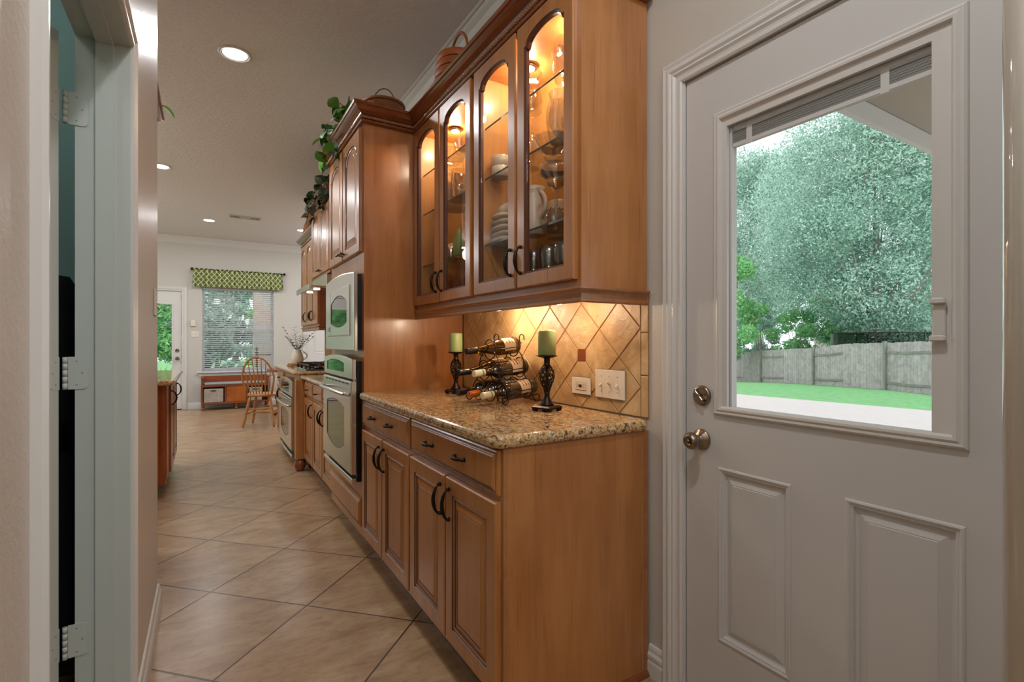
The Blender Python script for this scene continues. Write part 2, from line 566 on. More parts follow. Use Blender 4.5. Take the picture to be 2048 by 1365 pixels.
def wall_boxes(axis, p0, p1, a0, a1, z0, z1, holes):
    """wall slab between p0 and p1 on its axis, holes = [(a0,a1,z0,z1)]"""
    mb = MB()
    def bx(b0, b1, c0, c1):
        if b1 - b0 < 1e-4 or c1 - c0 < 1e-4: return
        if axis == 'x': mb.box(p0, p1, b0, b1, c0, c1)
        else: mb.box(b0, b1, p0, p1, c0, c1)
    cur = a0
    for (h0, h1, hz0, hz1) in sorted(holes):
        bx(cur, h0, z0, z1)
        bx(h0, h1, z0, hz0); bx(h0, h1, hz1, z1)
        cur = h1
    bx(cur, a1, z0, z1)
    return mb

mb = MB(); mb.box(-3.6, 4.2, -2.6, YF + 0.12, -0.06, 0)
struct('floor', mb, M['floor'])
mb = MB(); mb.box(-3.72, 4.32, -2.72, YF + 0.12, CEIL, CEIL + 0.1)
struct('ceiling', mb, M['ceiling'])
D1 = (0.279, 1.131)      # right door opening in Y
struct('wall_right', wall_boxes('x', XR, XR + 0.14, 0.236, 7.05, 0, CEIL, [(D1[0], D1[1], 0, 2.058)]), M['wall'])
# wall that juts in beside the camera, its corner rounded
mb = MB()
r = 0.03; cx, cy = 0.90 + r, 0.236 - r
pts = [(1.5, -2.6), (1.5, 0.236)] + [(cx + r * math.cos(a), cy + r * math.sin(a)) for a in [PI / 2 + k * PI / 16 for k in range(9)]] + [(0.90, -2.6)]
mb.loft([[(x, y, 0) for x, y in pts], [(x, y, CEIL) for x, y in pts]], cap=True)
for i, f in enumerate(mb.f):
    mb.sm[i] = 2 <= i <= 9
struct('wall_near_right', mb, M['nearwall'])
mb = MB(); R_ = 0.0315
pts = [(cx + R_ * math.cos(a), cy + R_ * math.sin(a)) for a in [PI * 0.5 + k * PI / 24 for k in range(13)]] + [(cx + 0.0303 * math.cos(a), cy + 0.0303 * math.sin(a)) for a in [PI - k * PI / 24 for k in range(13)]]
mb.loft([[(x, y, 0.001) for x, y in pts], [(x, y, CEIL - 0.001) for x, y in pts]], cap=True)
for i in range(len(mb.f) - 2): mb.sm[i] = i < 12
struct('trim_13', mb, M['gloss'])
D2 = (0.885, 1.80)
struct('wall_left', wall_boxes('x', XL - 0.115, XL, -2.6, 2.74, 0, CEIL, [(D2[0] - 0.02, D2[1] + 0.02, 0, 2.055)]), M['hallwall'])
mb = MB(); mb.box(-3.6, XL - 0.116, 2.62, 2.74, 0, CEIL)
struct('wall_kitchen_near', mb, M['wall'])
mb = MB(); mb.box(-3.6, 1.5, -2.72, -2.6, 0, CEIL)
struct('wall_back', mb, M['wall'])
LW = (4.0, 6.6, 0.7, 2.3)
struct('wall_kitchen_left', wall_boxes('x', -3.72, -3.6, -2.72, YF + 0.12, 0, CEIL, [LW, (7.6, 9.6, 0.05, 2.2)]), M['farwall'])
W1 = (-0.062, 1.104, 0.655, 2.17)
DF = (-1.29, -0.366)
DR = (1.70, 2.50)
struct('wall_far', wall_boxes('y', YF, YF + 0.12, -3.6, 4.2, 0, CEIL,
       [(DF[0], DF[1], 0, 2.085), W1, (DR[0], DR[1], 0, 2.04)]), M['farwall'])
mb = MB(); mb.box(XR + 0.141, 4.2, 6.93, 7.05, 0, CEIL)
struct('wall_dining_near', mb, M['farwall'])
struct('wall_dining_right', wall_boxes('x', 4.2, 4.32, 6.93, YF + 0.12, 0, CEIL, [(7.6, 9.8, 0.6, 2.2)]), M['farwall'])
# closet walls behind the left door
mb = MB(); mb.box(-1.75, -1.70, 0.2, 2.62, 0, CEIL); mb.box(-1.70, -0.301, 0.15, 0.2, 0, CEIL); mb.box(-1.70, -0.301, 2.57, 2.615, 0, CEIL)
struct('wall_closet', mb, M['teal'])

# ------------------------------------------------------------------ trims
CROWNP = [(0.0, 0.0), (0.0, -0.115), (0.010, -0.115), (0.014, -0.10), (0.022, -0.098), (0.030, -0.085), (0.050, -0.055), (0.068, -0.035), (0.075, -0.018), (0.085, -0.016), (0.09, 0.0)]
def crown_room(name, path):
    mb = MB(); mb.sweep(path, CROWNP, (0, 0, 1)); return struct(name, mb, M['trim'])
z = CEIL - 0.001
# sweep's side is t x N, so the path runs with the room on its right
crown_room('trim_1', [(XR, 7.05, z), (XR, 0.236, z)][::-1] if False else [(XR - 0.0, 0.3, z), (XR - 0.0, 7.05, z)][::-1])
crown_room('trim_2', [(-3.6, YF, z), (4.2, YF, z)])
crown_room('trim_3', [(XR + 0.14, 7.05, z), (4.2, 7.05, z)][::-1])
BASEP = [(0, 0), (0.016, 0), (0.016, 0.05), (0.013, 0.06), (0.015, 0.068), (0.015, 0.078), (0.009, 0.088), (0.009, 0.098), (0.006, 0.108), (0.0, 0.112)]
def baseboard(name, path, prof=BASEP):
    mb = MB(); mb.sweep(path, prof, (0, 0, 1)); return struct(name, mb, M['trim'])
baseboard('baseboard_left', [(XL, 1.852, 0), (XL, 2.74, 0), (-0.28, 2.74, 0)])
baseboard('baseboard_left_near', [(XL, -2.6, 0), (XL, 0.835, 0)])
baseboard('baseboard_right', [(XR, 1.281, 0), (XR, 1.213, 0)])
baseboard('baseboard_far', [(DF[1] + 0.085, YF, 0), (DR[0] - 0.07, YF, 0)])
baseboard('baseboard_far_right', [(DR[1] + 0.07, YF, 0), (4.2, YF, 0)])
baseboard('baseboard_near_right', [(0.90, 0.21, 0), (0.90, -2.6, 0)])
CASEP = [(0.0, 0.0), (0.0, 0.010), (0.006, 0.014), (0.014, 0.014), (0.018, 0.010), (0.026, 0.012), (0.034, 0.018), (0.040, 0.016), (0.048, 0.021), (0.056, 0.021), (0.062, 0.017), (0.074, 0.020), (0.080, 0.016), (0.080, 0.0)]
def casing(name, a0, a1, ztop, plane, pos, nrm, mat='trim', w=1.0, z0=0.0, th=1.0):
    """door casing around an opening a0..a1 on a wall plane; legs start at z0"""
    mb = MB()
    prof = [(a * w, b * th) for a, b in CASEP]
    if plane == 'x':
        N = Vector((nrm, 0, 0)); mk = lambda a, zz: (pos, a, zz)
    else:
        N = Vector((0, nrm, 0)); mk = lambda a, zz: (a, pos, zz)
    pts = [mk(a0, z0), mk(a0, ztop), mk(a1, ztop), mk(a1, z0)]
    t = Vector(pts[1]) - Vector(pts[0])
    side = t.cross(N)
    inward = Vector(mk((a0 + a1) / 2, 0)) - Vector(mk(a0, 0))
    if side.dot(inward) > 0: pts = pts[::-1]
    mb.sweep(pts, prof, N)
    return struct(name, mb, M[mat])
casing('trim_4', D1[0] - 0.002, D1[1] + 0.0, 2.053, 'x', XR, -1, w=1.0)
casing('trim_5', D2[0], D2[1], 2.04, 'x', XL, 1, w=0.62, th=0.7)
casing('trim_6', DF[0], DF[1] + 0.0, 2.083, 'y', YF, -1, w=0.95)
casing('trim_7', DR[0], DR[1], 2.04, 'y', YF, -1, w=0.85)
# closet door jamb with its stop
mb = MB()
xa, xb = XL - 0.122, XL + 0.0
for (ya, yb) in ((D2[1], D2[1] + 0.0195), (D2[0] - 0.0195, D2[0])):
    mb.box(xa, xb, ya, yb, 0, 2.0545)
mb.box(xa, xb, D2[0], D2[1], 2.035, 2.0545)
mb.box(xa + 0.045, xa + 0.085, D2[1] - 0.012, D2[1], 0, 2.035)
mb.box(xa + 0.045, xa + 0.085, D2[0], D2[0] + 0.012, 0, 2.035)
mb.box(xa + 0.045, xa + 0.085, D2[0] + 0.012, D2[1] - 0.012, 2.023, 2.035)
struct('trim_8', mb, M['sage'])
# patio door jamb
mb = MB()
mb.box(XR - 0.003, XR + 0.139, D1[1] - 0.004, D1[1], 0, 2.056); mb.box(XR - 0.003, XR + 0.139, D1[0], D1[0] + 0.004, 0, 2.056)
mb.box(XR - 0.003, XR + 0.139, D1[0] + 0.004, D1[1] - 0.004, 2.053, 2.057)
struct('trim_9', mb, M['trim'])

# ------------------------------------------------------------------ panel fronts (doors, drawer fronts)
def loop(w, h, i, at=0.0, ab=0.0, style='par', n=24):
    pts = []
    for k in range(n + 1):
        t = k / n; s_ = 2 * t - 1
        pts.append((i + t * (w - 2 * i), i + ab * s_ * s_))
    for k in range(n + 1):
        t = 1 - k / n; s_ = 2 * t - 1
        if style == 'cath' and at > 0:
            q = abs(s_) / 0.88
            if q >= 1: v = h - i - at - 0.009
            else: v = h - i - at * (1 - math.sqrt(max(0, 1 - q * q)))
        else:
            v = h - i - at * s_ * s_
        pts.append((i + t * (w - 2 * i), v))
    return pts

RAISED = [(0, -0.020, 0), (0, -0.004, 0), (0.004, 0, 0), (0.054, 0, 1), (0.057, -0.006, 0), (0.063, -0.0025, 0), (0.067, -0.004, 1), (0.071, -0.0075, 0), (0.094, -0.0015, 1), (0.0965, -0.0030, 0), (0.099, -0.0015, 0)]
DRAWER = [(0, -0.020, 0), (0, -0.010, 0), (0.007, -0.006, 1), (0.010, -0.0075, 0), (0.016, -0.002, 1), (0.0185, -0.003, 0), (0.022, 0, 0)]
GLASSD = [(0, -0.020, 0), (0, -0.004, 0), (0.004, 0, 0), (0.050, 0, 1), (0.053, -0.003, 1), (0.058, -0.007, 1), (0.060, -0.020, 0)]

def front(name, T, w, h, rings, parent, mats, at=0.0, style='cath', arch_from=3, fill=True, ab=0.0):
    mb = MB(T); R = []; mis = []
    for k, (i, d, mi) in enumerate(rings):
        a = at if k >= arch_from else 0
        b = ab if k >= arch_from else 0
        R.append([(u, d, v) for u, v in loop(w, h, i, a, b, style)]); mis.append(mi)
    mb.loft(R, 0, mis=mis[:-1] + [mis[-1]])
    n = len(R[0])
    base = 0
    if fill:
        mb.f.append(tuple((len(R) - 1) * n + i for i in range(n))); mb.m.append(rings[-1][2]); mb.sm.append(False)
        mb.f.append(tuple(range(n))[::-1]); mb.m.append(0); mb.sm.append(False)
    else:
        # back of the frame: ring between outer back loop and inner back loop
        for i in range(n):
            j = (i + 1) % n
            mb.f.append((i, j, (len(R) - 1) * n + j, (len(R) - 1) * n + i)); mb.m.append(0); mb.sm.append(False)
    return obj(name, mb, mats, parent)

def pull(T, u, v, length, parent, vertical=True, mat='bronze', out=0.028, r=0.0048, name='handle'):
    """arched pull centred at (u,v) on the front plane of T"""
    mb = MB(T); n = 14; pts = []; rs = []
    for k in range(n + 1):
        t = k / n; a = (t - 0.5) * length
        o = 0.008 + (out - 0.008) * math.sin(PI * t) ** 0.6
        pts.append((u, o, v + a) if vertical else (u + a, o, v))
        rs.append(r * (0.85 + 0.5 * math.sin(PI * t)))
    mb.tube(pts, rs, 8)
    # knurled ridges
    for k in range(3, n - 2):
        p = pts[k]
        if vertical: mb.tube([(p[0] - 0.002, p[1], p[2] - 0.0016), (p[0] + 0.002, p[1], p[2] + 0.0016)], rs[k] * 1.15, 8)
        else: mb.tube([(p[0] - 0.0016, p[1], p[2] - 0.002), (p[0] + 0.0016, p[1], p[2] + 0.002)], rs[k] * 1.15, 8)
    for e in (-0.5, 0.5):
        c = (u, v + e * length) if vertical else (u + e * length, v)
        mb.tube([(c[0], 0.0005, c[1]), (c[0], 0.011, c[1])], [0.0075, 0.006], 10)
    return obj(name, mb, M[mat], parent)

def tknob(T, u, v, parent, length=0.05):
    mb = MB(T)
    mb.tube([(u, 0.0005, v), (u, 0.005, v), (u, 0.022, v)], [0.008, 0.0045, 0.0045], 10)
    mb.tube([(u - length / 2, 0.024, v), (u - length * 0.3, 0.024, v), (u, 0.024, v), (u + length * 0.3, 0.024, v), (u + length / 2, 0.024, v)], [0.007, 0.0035, 0.006, 0.0035, 0.007], 10)
    return obj('knob', mb, M['bronze'], parent)

WM = [M['wood'], M['glaze']]
def TX(y0, z0, xf):      # front plane facing -X, local u runs along +Y
    return Matrix(((0, -1, 0, xf), (1, 0, 0, y0), (0, 0, 1, z0), (0, 0, 0, 1)))
def TXP(y0, z0, xf):     # front plane facing +X
    return Matrix(((0, 1, 0, xf), (1, 0, 0, y0), (0, 0, 1, z0), (0, 0, 0, 1)))
def TY(x0, z0, yf):      # facing -Y
    return Matrix(((1, 0, 0, x0), (0, -1, 0, yf), (0, 0, 1, z0), (0, 0, 0, 1)))

def door(y0, y1, z0, z1, xf, parent, handle=None, arch=0.0, mats=WM, hz=None, T=TX, name='door', rings=RAISED, hlen=0.105):
    t = T(y0, z0, xf)
    d = front(name, t, y1 - y0, z1 - z0, rings, parent, mats, at=arch)
    if handle is not None:
        u = 0.032 if handle == 'lo' else (y1 - y0 - 0.032)
        pull(t, u, hz - z0, hlen, d)
    return d
def drawer(y0, y1, z0, z1, xf, parent, pulls=(), mats=WM, T=TX, knobs=(), name='drawer'):
    t = T(y0, z0, xf)
    d = front(name, t, y1 - y0, z1 - z0, DRAWER, parent, mats, arch_from=99)
    for f in pulls: pull(t, (y1 - y0) * f, (z1 - z0) / 2, 0.07, d, vertical=False, out=0.022, r=0.005)
    for f in knobs: tknob(t, (y1 - y0) * f, (z1 - z0) / 2, d)
    return d

# ------------------------------------------------------------------ base cabinets under the near worktop
XF = 0.75; XD = 0.729; XB = XR - 0.011
def base_cab(y0, y1, label, panel_near=False):
    c = thing('base_cabinet', label, 'cabinet', (XF, y0, 0))
    c.location = (0, 0, 0)
    mb = MB(); mb.box(XF, XB, y0, y1, 0.105, 0.874)
    obj('cabinet_body', mb, M['wood'], c)
    mb = MB(); mb.box(XF + 0.07, XF + 0.085, y0 + (0.0 if not panel_near else 0.004), y1, 0.001, 0.104)
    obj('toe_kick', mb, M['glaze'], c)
    return c
A = base_cab(1.287, 2.036, 'maple base cabinet with the exposed end panel, nearest the white patio door', True)
B = base_cab(2.038, 2.797, 'maple base cabinet between the near corner cabinet and the stainless wall oven')
for (c, y0, y1) in ((A, 1.287, 2.036), (B, 2.038, 2.797)):
    ym = (y0 + y1) / 2
    drawer(y0 + 0.006, y1 - 0.014, 0.733, 0.868, XD, c, pulls=(0.33, 0.70))
    door(y0 + 0.006, ym - 0.008, 0.135, 0.712, XD, c, 'hi', hz=0.62)
    door(ym + 0.006, y1 - 0.014, 0.135, 0.712, XD, c, 'lo', hz=0.62)
mb = MB(); mb.box(XF + 0.0005, XB, 1.281, 1.2865, 0.02, 0.874); mb.box(XF - 0.0005, XF + 0.014, 1.2795, 1.281, 0.02, 0.874, 1); mb.box(XB - 0.02, XB, 1.2795, 1.281, 0.02, 0.874, 1)
obj('end_panel', mb, [M['wood'], M['woody']], A)
mb = MB(); mb.sweep([(XF + 0.03, 1.2805, 0.001), (XB, 1.2805, 0.001)], [(0, 0), (0.012, 0), (0.012, 0.006), (0.007, 0.016), (0, 0.019)], (0, 0, 1))
obj('shoe_moulding', mb, M['crown'], A)

def rrect(x0, x1, y0, y1, r, n=6, corners=(1, 1, 1, 1)):
    pts = []
    for (cx, cy, a0, k) in ((x1 - r, y0 + r, -PI / 2, 1), (x1 - r, y1 - r, 0, 2), (x0 + r, y1 - r, PI / 2, 3), (x0 + r, y0 + r, PI, 0)):
        if corners[k]:
            pts += [(cx + r * math.cos(a0 + j * PI / 2 / n), cy + r * math.sin(a0 + j * PI / 2 / n)) for j in range(n + 1)]
        else:
            pts.append((x1 if a0 in (-PI / 2, 0) else x0, y0 if a0 in (-PI / 2, PI) else y1))
    return pts
def slab(x0, x1, y0, y1, z0, z1, r=0.02, e=0.012, corners=(1, 1, 1, 1)):
    mb = MB(); rings = []
    for k in range(9):
        a = -PI / 2 + k * PI / 8
        ins = e * (1 - math.cos(a)); zz = (z0 + z1) / 2 + (z1 - z0) / 2 * math.sin(a)
        rings.append([(x, y, zz) for x, y in rrect(x0 + ins, x1 - ins, y0 + ins, y1 - ins, r, corners=corners)])
    mb.loft(rings, cap=True)
    return mb
o = obj('worktop', slab(0.715, XB, 1.266, 2.797, 0.875, 0.914, 0.03), M['granite'])
tag(o, 'speckled gold granite worktop holding the wine rack and two candles', 'countertop')

# ------------------------------------------------------------------ backsplash
def clip(poly, a, b, c):
    out = []
    for i in range(len(poly)):
        p, q = poly[i], poly[(i + 1) % len(poly)]
        dp = a * p[0] + b * p[1] - c; dq = a * q[0] + b * q[1] - c
        if dp <= 0: out.append(p)
        if dp * dq < 0:
            t = dp / (dp - dq); out.append((p[0] + t * (q[0] - p[0]), p[1] + t * (q[1] - p[1])))
    return out
def splash(y0, y1, z0, z1, name, label, ylast=1.32):
    mb = MB(); tint = []
    hy, hz = 0.1130, 0.1085; g = 0.0022
    def tile(poly, mi, th=0.0075):
        if len(poly) < 3: return
        a = sum(poly[i][0] * poly[(i + 1) % len(poly)][1] - poly[(i + 1) % len(poly)][0] * poly[i][1] for i in range(len(poly))) / 2
        if abs(a) < 6e-5: return
        cx = sum(p[0] for p in poly) / len(poly); cy = sum(p[1] for p in poly) / len(poly)
        n0 = len(mb.f)
        k = 1 - 0.003 / math.sqrt(abs(a))
        rings = [[(XR - 0.0035, y, z) for y, z in poly], [(XR - th + 0.0015, y, z) for y, z in poly],
                 [(XR - th, cx + (y - cx) * k, cy + (z - cy) * k) for y, z in poly]]
        mb.loft(rings, mi, cap=True)
        tint.extend([random.random()] * (len(mb.f) - n0))
    n0 = len(mb.f)
    mb.box(XR - 0.0045, XR - 0.0006, y0, y1, z0, z1, 1); tint += [0.5] * (len(mb.f) - n0)
    Z0 = 1.1330; Y0 = 1.659
    acc = [(Y0 + 4 * 2 * hy * k, Z0) for k in range(-2, 4)]
    aw, ah = 0.025, 0.0235
    for i in range(-12, 24):
        for j in range(-6, 6):
            if (i + j) % 2 == 0: continue
            cy = Y0 + i * hy; cz = Z0 + j * hz
            k = 1 - g / 0.078
            P = [(cy + hy * k, cz), (cy, cz + hz * k), (cy - hy * k, cz), (cy, cz - hz * k)]
            for (ay, az) in acc:
                if abs(ay - cy) < hy * 1.1 and abs(az - cz) < hz * 1.1:
                    if abs(ay - cy) < 0.01:
                        s_ = 1 if az > cz else -1
                        P = clip(P, 0, s_, s_ * (az - s_ * (ah + g)))
                    elif abs(az - cz) < 0.01:
                        s_ = 1 if ay > cy else -1
                        P = clip(P, s_, 0, s_ * (ay - s_ * (aw + g)))
            for (a, b, c) in ((1, 0, y1 - g), (-1, 0, -(ylast + g)), (0, 1, z1 - g), (0, -1, -(z0 + g))):
                P = clip(P, a, b, c)
                if len(P) < 3: break
            tile(P, 0)
    for (ay, az) in acc:
        if ylast < ay - aw and ay + aw < y1:
            tile([(ay - aw, az - ah), (ay + aw, az - ah), (ay + aw, az + ah), (ay - aw, az + ah)], 2)
    if y0 < ylast:
        zz = z0
        for zt in (1.068, 1.223, z1):
            tile([(y0, zz + g), (ylast - g, zz + g), (ylast - g, zt - g), (y0, zt - g)], 0); zz = zt
    o = obj(name, mb, [M['tile'], M['grout'], M['accent']], tint=tint)
    return tag(o, label, 'backsplash')
splash(1.285, 2.797, 0.9145, 1.366, 'tile_backsplash', 'tan stone tile backsplash in a diamond pattern with small brown accents, above the near worktop')

# ------------------------------------------------------------------ glass-front upper cabinets
UF = 1.05; UD = 1.029; UT = 2.41; UB = 1.37
CABCROWN = [(-0.002, 0.0), (0.024, 0.0), (0.027, 0.005), (0.027, 0.011), (0.020, 0.013), (0.020, 0.034), (0.027, 0.036), (0.030, 0.042),
            (0.036, 0.046), (0.052, 0.053), (0.062, 0.062), (0.068, 0.071), (0.076, 0.073), (0.079, 0.078), (0.079, 0.087), (-0.002, 0.087)]
RAIL = [(-0.008, -0.049), (0.004, -0.049), (0.008, -0.045), (0.008, -0.038), (0.003, -0.034), (0.004, -0.020), (0.010, -0.012), (0.015, -0.009), (0.018, -0.004), (0.018, 0.002), (0.0, 0.005), (-0.008, 0.005)]

def rope(mb, path, N, off, zo, r=0.0046, pitch=0.016, mi=0):
    """two twisted strands following the path at an outward offset"""
    P = [Vector(p) for p in path]; N = Vector(N)
    q = []
    for i in range(len(P)):
        if i == 0: s_ = (P[1] - P[0]).normalized().cross(N)
        elif i == len(P) - 1: s_ = (P[i] - P[i - 1]).normalized().cross(N)
        else:
            s1 = (P[i] - P[i - 1]).normalized().cross(N); s2 = (P[i + 1] - P[i]).normalized().cross(N)
            s_ = (s1 + s2) / (1 + s1.dot(s2))
        q.append(P[i] + s_ * off + N * zo)
    for i in range(len(q) - 1):
        a, b = q[i], q[i + 1]; Ln = (b - a).length; t = (b - a) / Ln; u = N; w = t.cross(u)
        n = max(4, int(Ln / (pitch / 6)))
        for ph in (0, PI):
            pts = []
            for k in range(n + 1):
                d = Ln * k / n; an = 2 * PI * d / (pitch * 2) + ph
                pts.append(a + t * d + (u * math.cos(an) + w * math.sin(an)) * r * 0.62)
            mb.tube(pts, r, 6, mi)

def glass_cab(y0, y1, name_label, first):
    c = thing('glass_front_cabinet', name_label, 'cabinet')
    mb = MB()
    mb.box(UF + 0.0195, XB, y0 + 0.0165, y1 - 0.0165, UB, UB + 0.018); mb.box(UF + 0.0195, XB, y0 + 0.0165, y1 - 0.0165, UT - 0.018, UT)
    mb.box(XB - 0.008, XB, y0 + 0.0165, y1 - 0.0165, UB + 0.018, UT - 0.018)
    obj('cabinet_interior', mb, M['inner'], c)
    mb = MB(); mb.box(UF + 0.0195, XB, y0, y0 + 0.016, UB, UT); obj('side_panel', mb, M['wood'], c)
    mb = MB(); mb.box(UF + 0.0195, XB, y1 - 0.016, y1, UB, UT); obj('side_panel', mb, M['inner'], c)
    mb = MB(); f = UF - 0.0195 + 0.0005
    ym = (y0 + y1) / 2
    mb.box(UF - 0.019 + 0.019, UF + 0.001, y0, y1, UB, UB + 0.001)
    fx0, fx1 = UF - 0.0005, UF + 0.019
    G = MB()
    G.box(fx0, fx1, y0 + 0.0, y0 + 0.036, UB, UT); G.box(fx0, fx1, y1 - 0.036, y1, UB, UT)
    G.box(fx0, fx1, y0 + 0.036, y1 - 0.036, UB, UB + 0.036); G.box(fx0, fx1, y0 + 0.036, y1 - 0.036, UT - 0.036, UT)
    obj('face_frame', G, M['wood'], c)
    for (a, b, hd) in ((y0 + 0.018, ym - 0.008, 'hi'), (ym + 0.007, y1 - 0.014, 'lo')):
        t = TX(a, 1.398, UD); w, h = b - a, 2.4005 - 1.398
        d = front('door', t, w, h, GLASSD, c, WM, at=0.036, style='cath', arch_from=3, fill=False)
        pm = MB(t); pm.add([(u, -0.012, v) for u, v in loop(w, h, 0.054, 0.036, 0, 'cath')] + [], [tuple(range(50))]); obj('glass_pane', pm, M['cabpane'], d, fix=False)
        u = 0.030 if hd == 'lo' else w - 0.030
        pull(t, u, 0.105, 0.100, d)
    # three glass shelves on pins
    for zz in (1.632, 1.932, 2.160):
        s_ = MB(); s_.box(1.085, XB - 0.012, y0 + 0.020, y1 - 0.020, zz - 0.008, zz)
        s_.box(1.0842, 1.085, y0 + 0.020, y1 - 0.020, zz - 0.008, zz, 1)
        sh = obj('glass_shelf', s_, [M['shelf'], M['shelfedge']], c, fix=False)
    for k in range(4):
        pass
    # puck light under the top
    for yy in ((y0 * 0.72 + y1 * 0.28), (y0 * 0.28 + y1 * 0.72)):
        pk = MB(); pk.lathe([(0.030, 0), (0.034, -0.003), (0.034, -0.012), (0.026, -0.014)], (1.20, yy, UT - 0.0185), 20)
        pk.lathe([(0.025, -0.0141), (0.0249, -0.0155), (0.001, -0.016)], (1.20, yy, UT - 0.0185), 20, 1)
        obj('puck_light', pk, [M['steeld'], M['puck']], c)
        l = bpy.data.lights.new('puck', 'POINT'); l.energy = P_PUCK; l.color = WARM; l.shadow_soft_size = 0.02
        lo = bpy.data.objects.new('puck_lamp', l); COL.objects.link(lo); lo.location = (1.20, yy, UT - 0.045); lo.parent = c
    return c
GA = glass_cab(1.287, 2.038, 'glass-front wall cabinet with the white pitcher and smoked tumblers, nearest the patio door', True)
GB = glass_cab(2.0395, 2.797, 'glass-front wall cabinet next to the tall oven cabinet, holding stacked plates', False)
# light rail and crown
def split_sweep(name, parent, path, prof, segs, mats):
    for (i0, i1) in segs:
        mb = MB(); mb.sweep(path, prof, (0, 0, 1), seg=(i0, i1)); obj(name, mb, mats, parent)
pA = [(XB, 1.287), (UF, 1.287), (UF, 2.0385), (UF, 2.797), (0.75, 2.797), (0.75, 3.63), (1.0, 3.63)]
P3 = [(x, y, UT - 0.008) for x, y in pA][::-1]
# reversed so the profile points outwards: (1.0,3.63) ... (XB,1.287)
def cr(parent, i0, i1, with_rope=True, path=P3, base=CABCROWN):
    mb = MB(); mb.sweep(path, base, (0, 0, 1), seg=(i0, i1)); o = obj('crown_moulding', mb, M['crown'], parent)
    if with_rope:
        rb = MB(); rope(rb, path, (0, 0, 1), 0.0105, 0.023); 
        return o, rb
    return o, None
T_ = thing('tall_oven_cabinet', 'tall maple cabinet housing the built-in microwave and wall oven', 'cabinet')
for par, i0, i1 in ((T_, 0, 3), (GB, 3, 4), (GA, 4, 6)):
    mb = MB(); mb.sweep(P3, CABCROWN, (0, 0, 1), seg=(i0, i1), mis=[1 if q in (3, 4, 5, 6) else 0 for q in range(len(CABCROWN))]); o = obj('crown_moulding', mb, [M['crown'], M['glaze']], par)
    # rope bead for the same stretch
    Pn = [Vector(p) for p in P3]
    q = []
    for i in range(len(Pn)):
        if i == 0: s_ = (Pn[1] - Pn[0]).normalized().cross(Vector((0, 0, 1)))
        elif i == len(Pn) - 1: s_ = (Pn[i] - Pn[i - 1]).normalized().cross(Vector((0, 0, 1)))
        else:
            s1 = (Pn[i] - Pn[i - 1]).normalized().cross(Vector((0, 0, 1))); s2 = (Pn[i + 1] - Pn[i]).normalized().cross(Vector((0, 0, 1)))
            s_ = (s1 + s2) / (1 + s1.dot(s2))
        q.append(Pn[i] + s_ * 0.0275)
    rb = MB(); rope(rb, [tuple(p) for p in q[i0:i1 + 1]], (0, 0, 1), 0.0, 0.0235, r=0.0058, pitch=0.0145)
    obj('rope_bead', rb, M['woody'], o)
pr = [(x, y, UB) for x, y in [(XB, 1.287), (UF, 1.287), (UF, 2.0385), (UF, 2.797)]][::-1]
for par, i0, i1 in ((GB, 0, 1), (GA, 1, 3)):
    mb = MB(); mb.sweep(pr, RAIL, (0, 0, 1), seg=(i0, i1)); obj('light_rail', mb, M['woody'], par)
# under-cabinet puck lights
for yy, par in ((1.60, GA), (2.08, GB)):
    pk = MB(); pk.lathe([(0.032, 0), (0.034, -0.003), (0.034, -0.010), (0.028, -0.012)], (1.195, yy, UB - 0.0005), 20)
    pk.lathe([(0.026, -0.0121), (0.0259, -0.0135), (0.001, -0.014)], (1.195, yy, UB - 0.0005), 20, 1)
    obj('under_cabinet_light', pk, [M['white'], M['puck']], par)
    l = bpy.data.lights.new('under_puck', 'POINT'); l.energy = P_UNDER * (0.9 if par is GA else 1.9); l.color = WARM; l.shadow_soft_size = 0.012
    lo = bpy.data.objects.new('under_cabinet_lamp', l); COL.objects.link(lo); lo.location = (1.195, yy, UB - 0.045); lo.parent = par

# ------------------------------------------------------------------ tall oven cabinet, microwave, wall oven
y0, y1 = 2.80, 3.63
mb = MB(); mb.box(0.751, XB, y0, y1, 0.105, UT); obj('cabinet_body', mb, M['wood'], T_)
mb = MB(); mb.box(0.746, 0.751, y0, y1, 0.105, UT); obj('face_frame', mb, M['wood'], T_)
mb = MB(); mb.box(0.82, 0.835, y0, y1, 0.001, 0.104); obj('toe_kick', mb, M['glaze'], T_)
door(2.822, 3.208, 1.695, 2.385, 0.725, T_, arch=0.055); door(3.222, 3.612, 1.695, 2.385, 0.725, T_, arch=0.055)
for ch in list(T_.children):
    if ch.name.startswith('door'):
        pass
tk = [c for c in T_.children if c.name.startswith('door')]
tknob(TX(2.822, 1.695, 0.725), 0.386 - 0.03, 0.035, tk[0]); tknob(TX(3.222, 1.695, 0.725), 0.03, 0.035, tk[1])
drawer(2.822, 3.612, 0.162, 0.315, 0.725, T_)

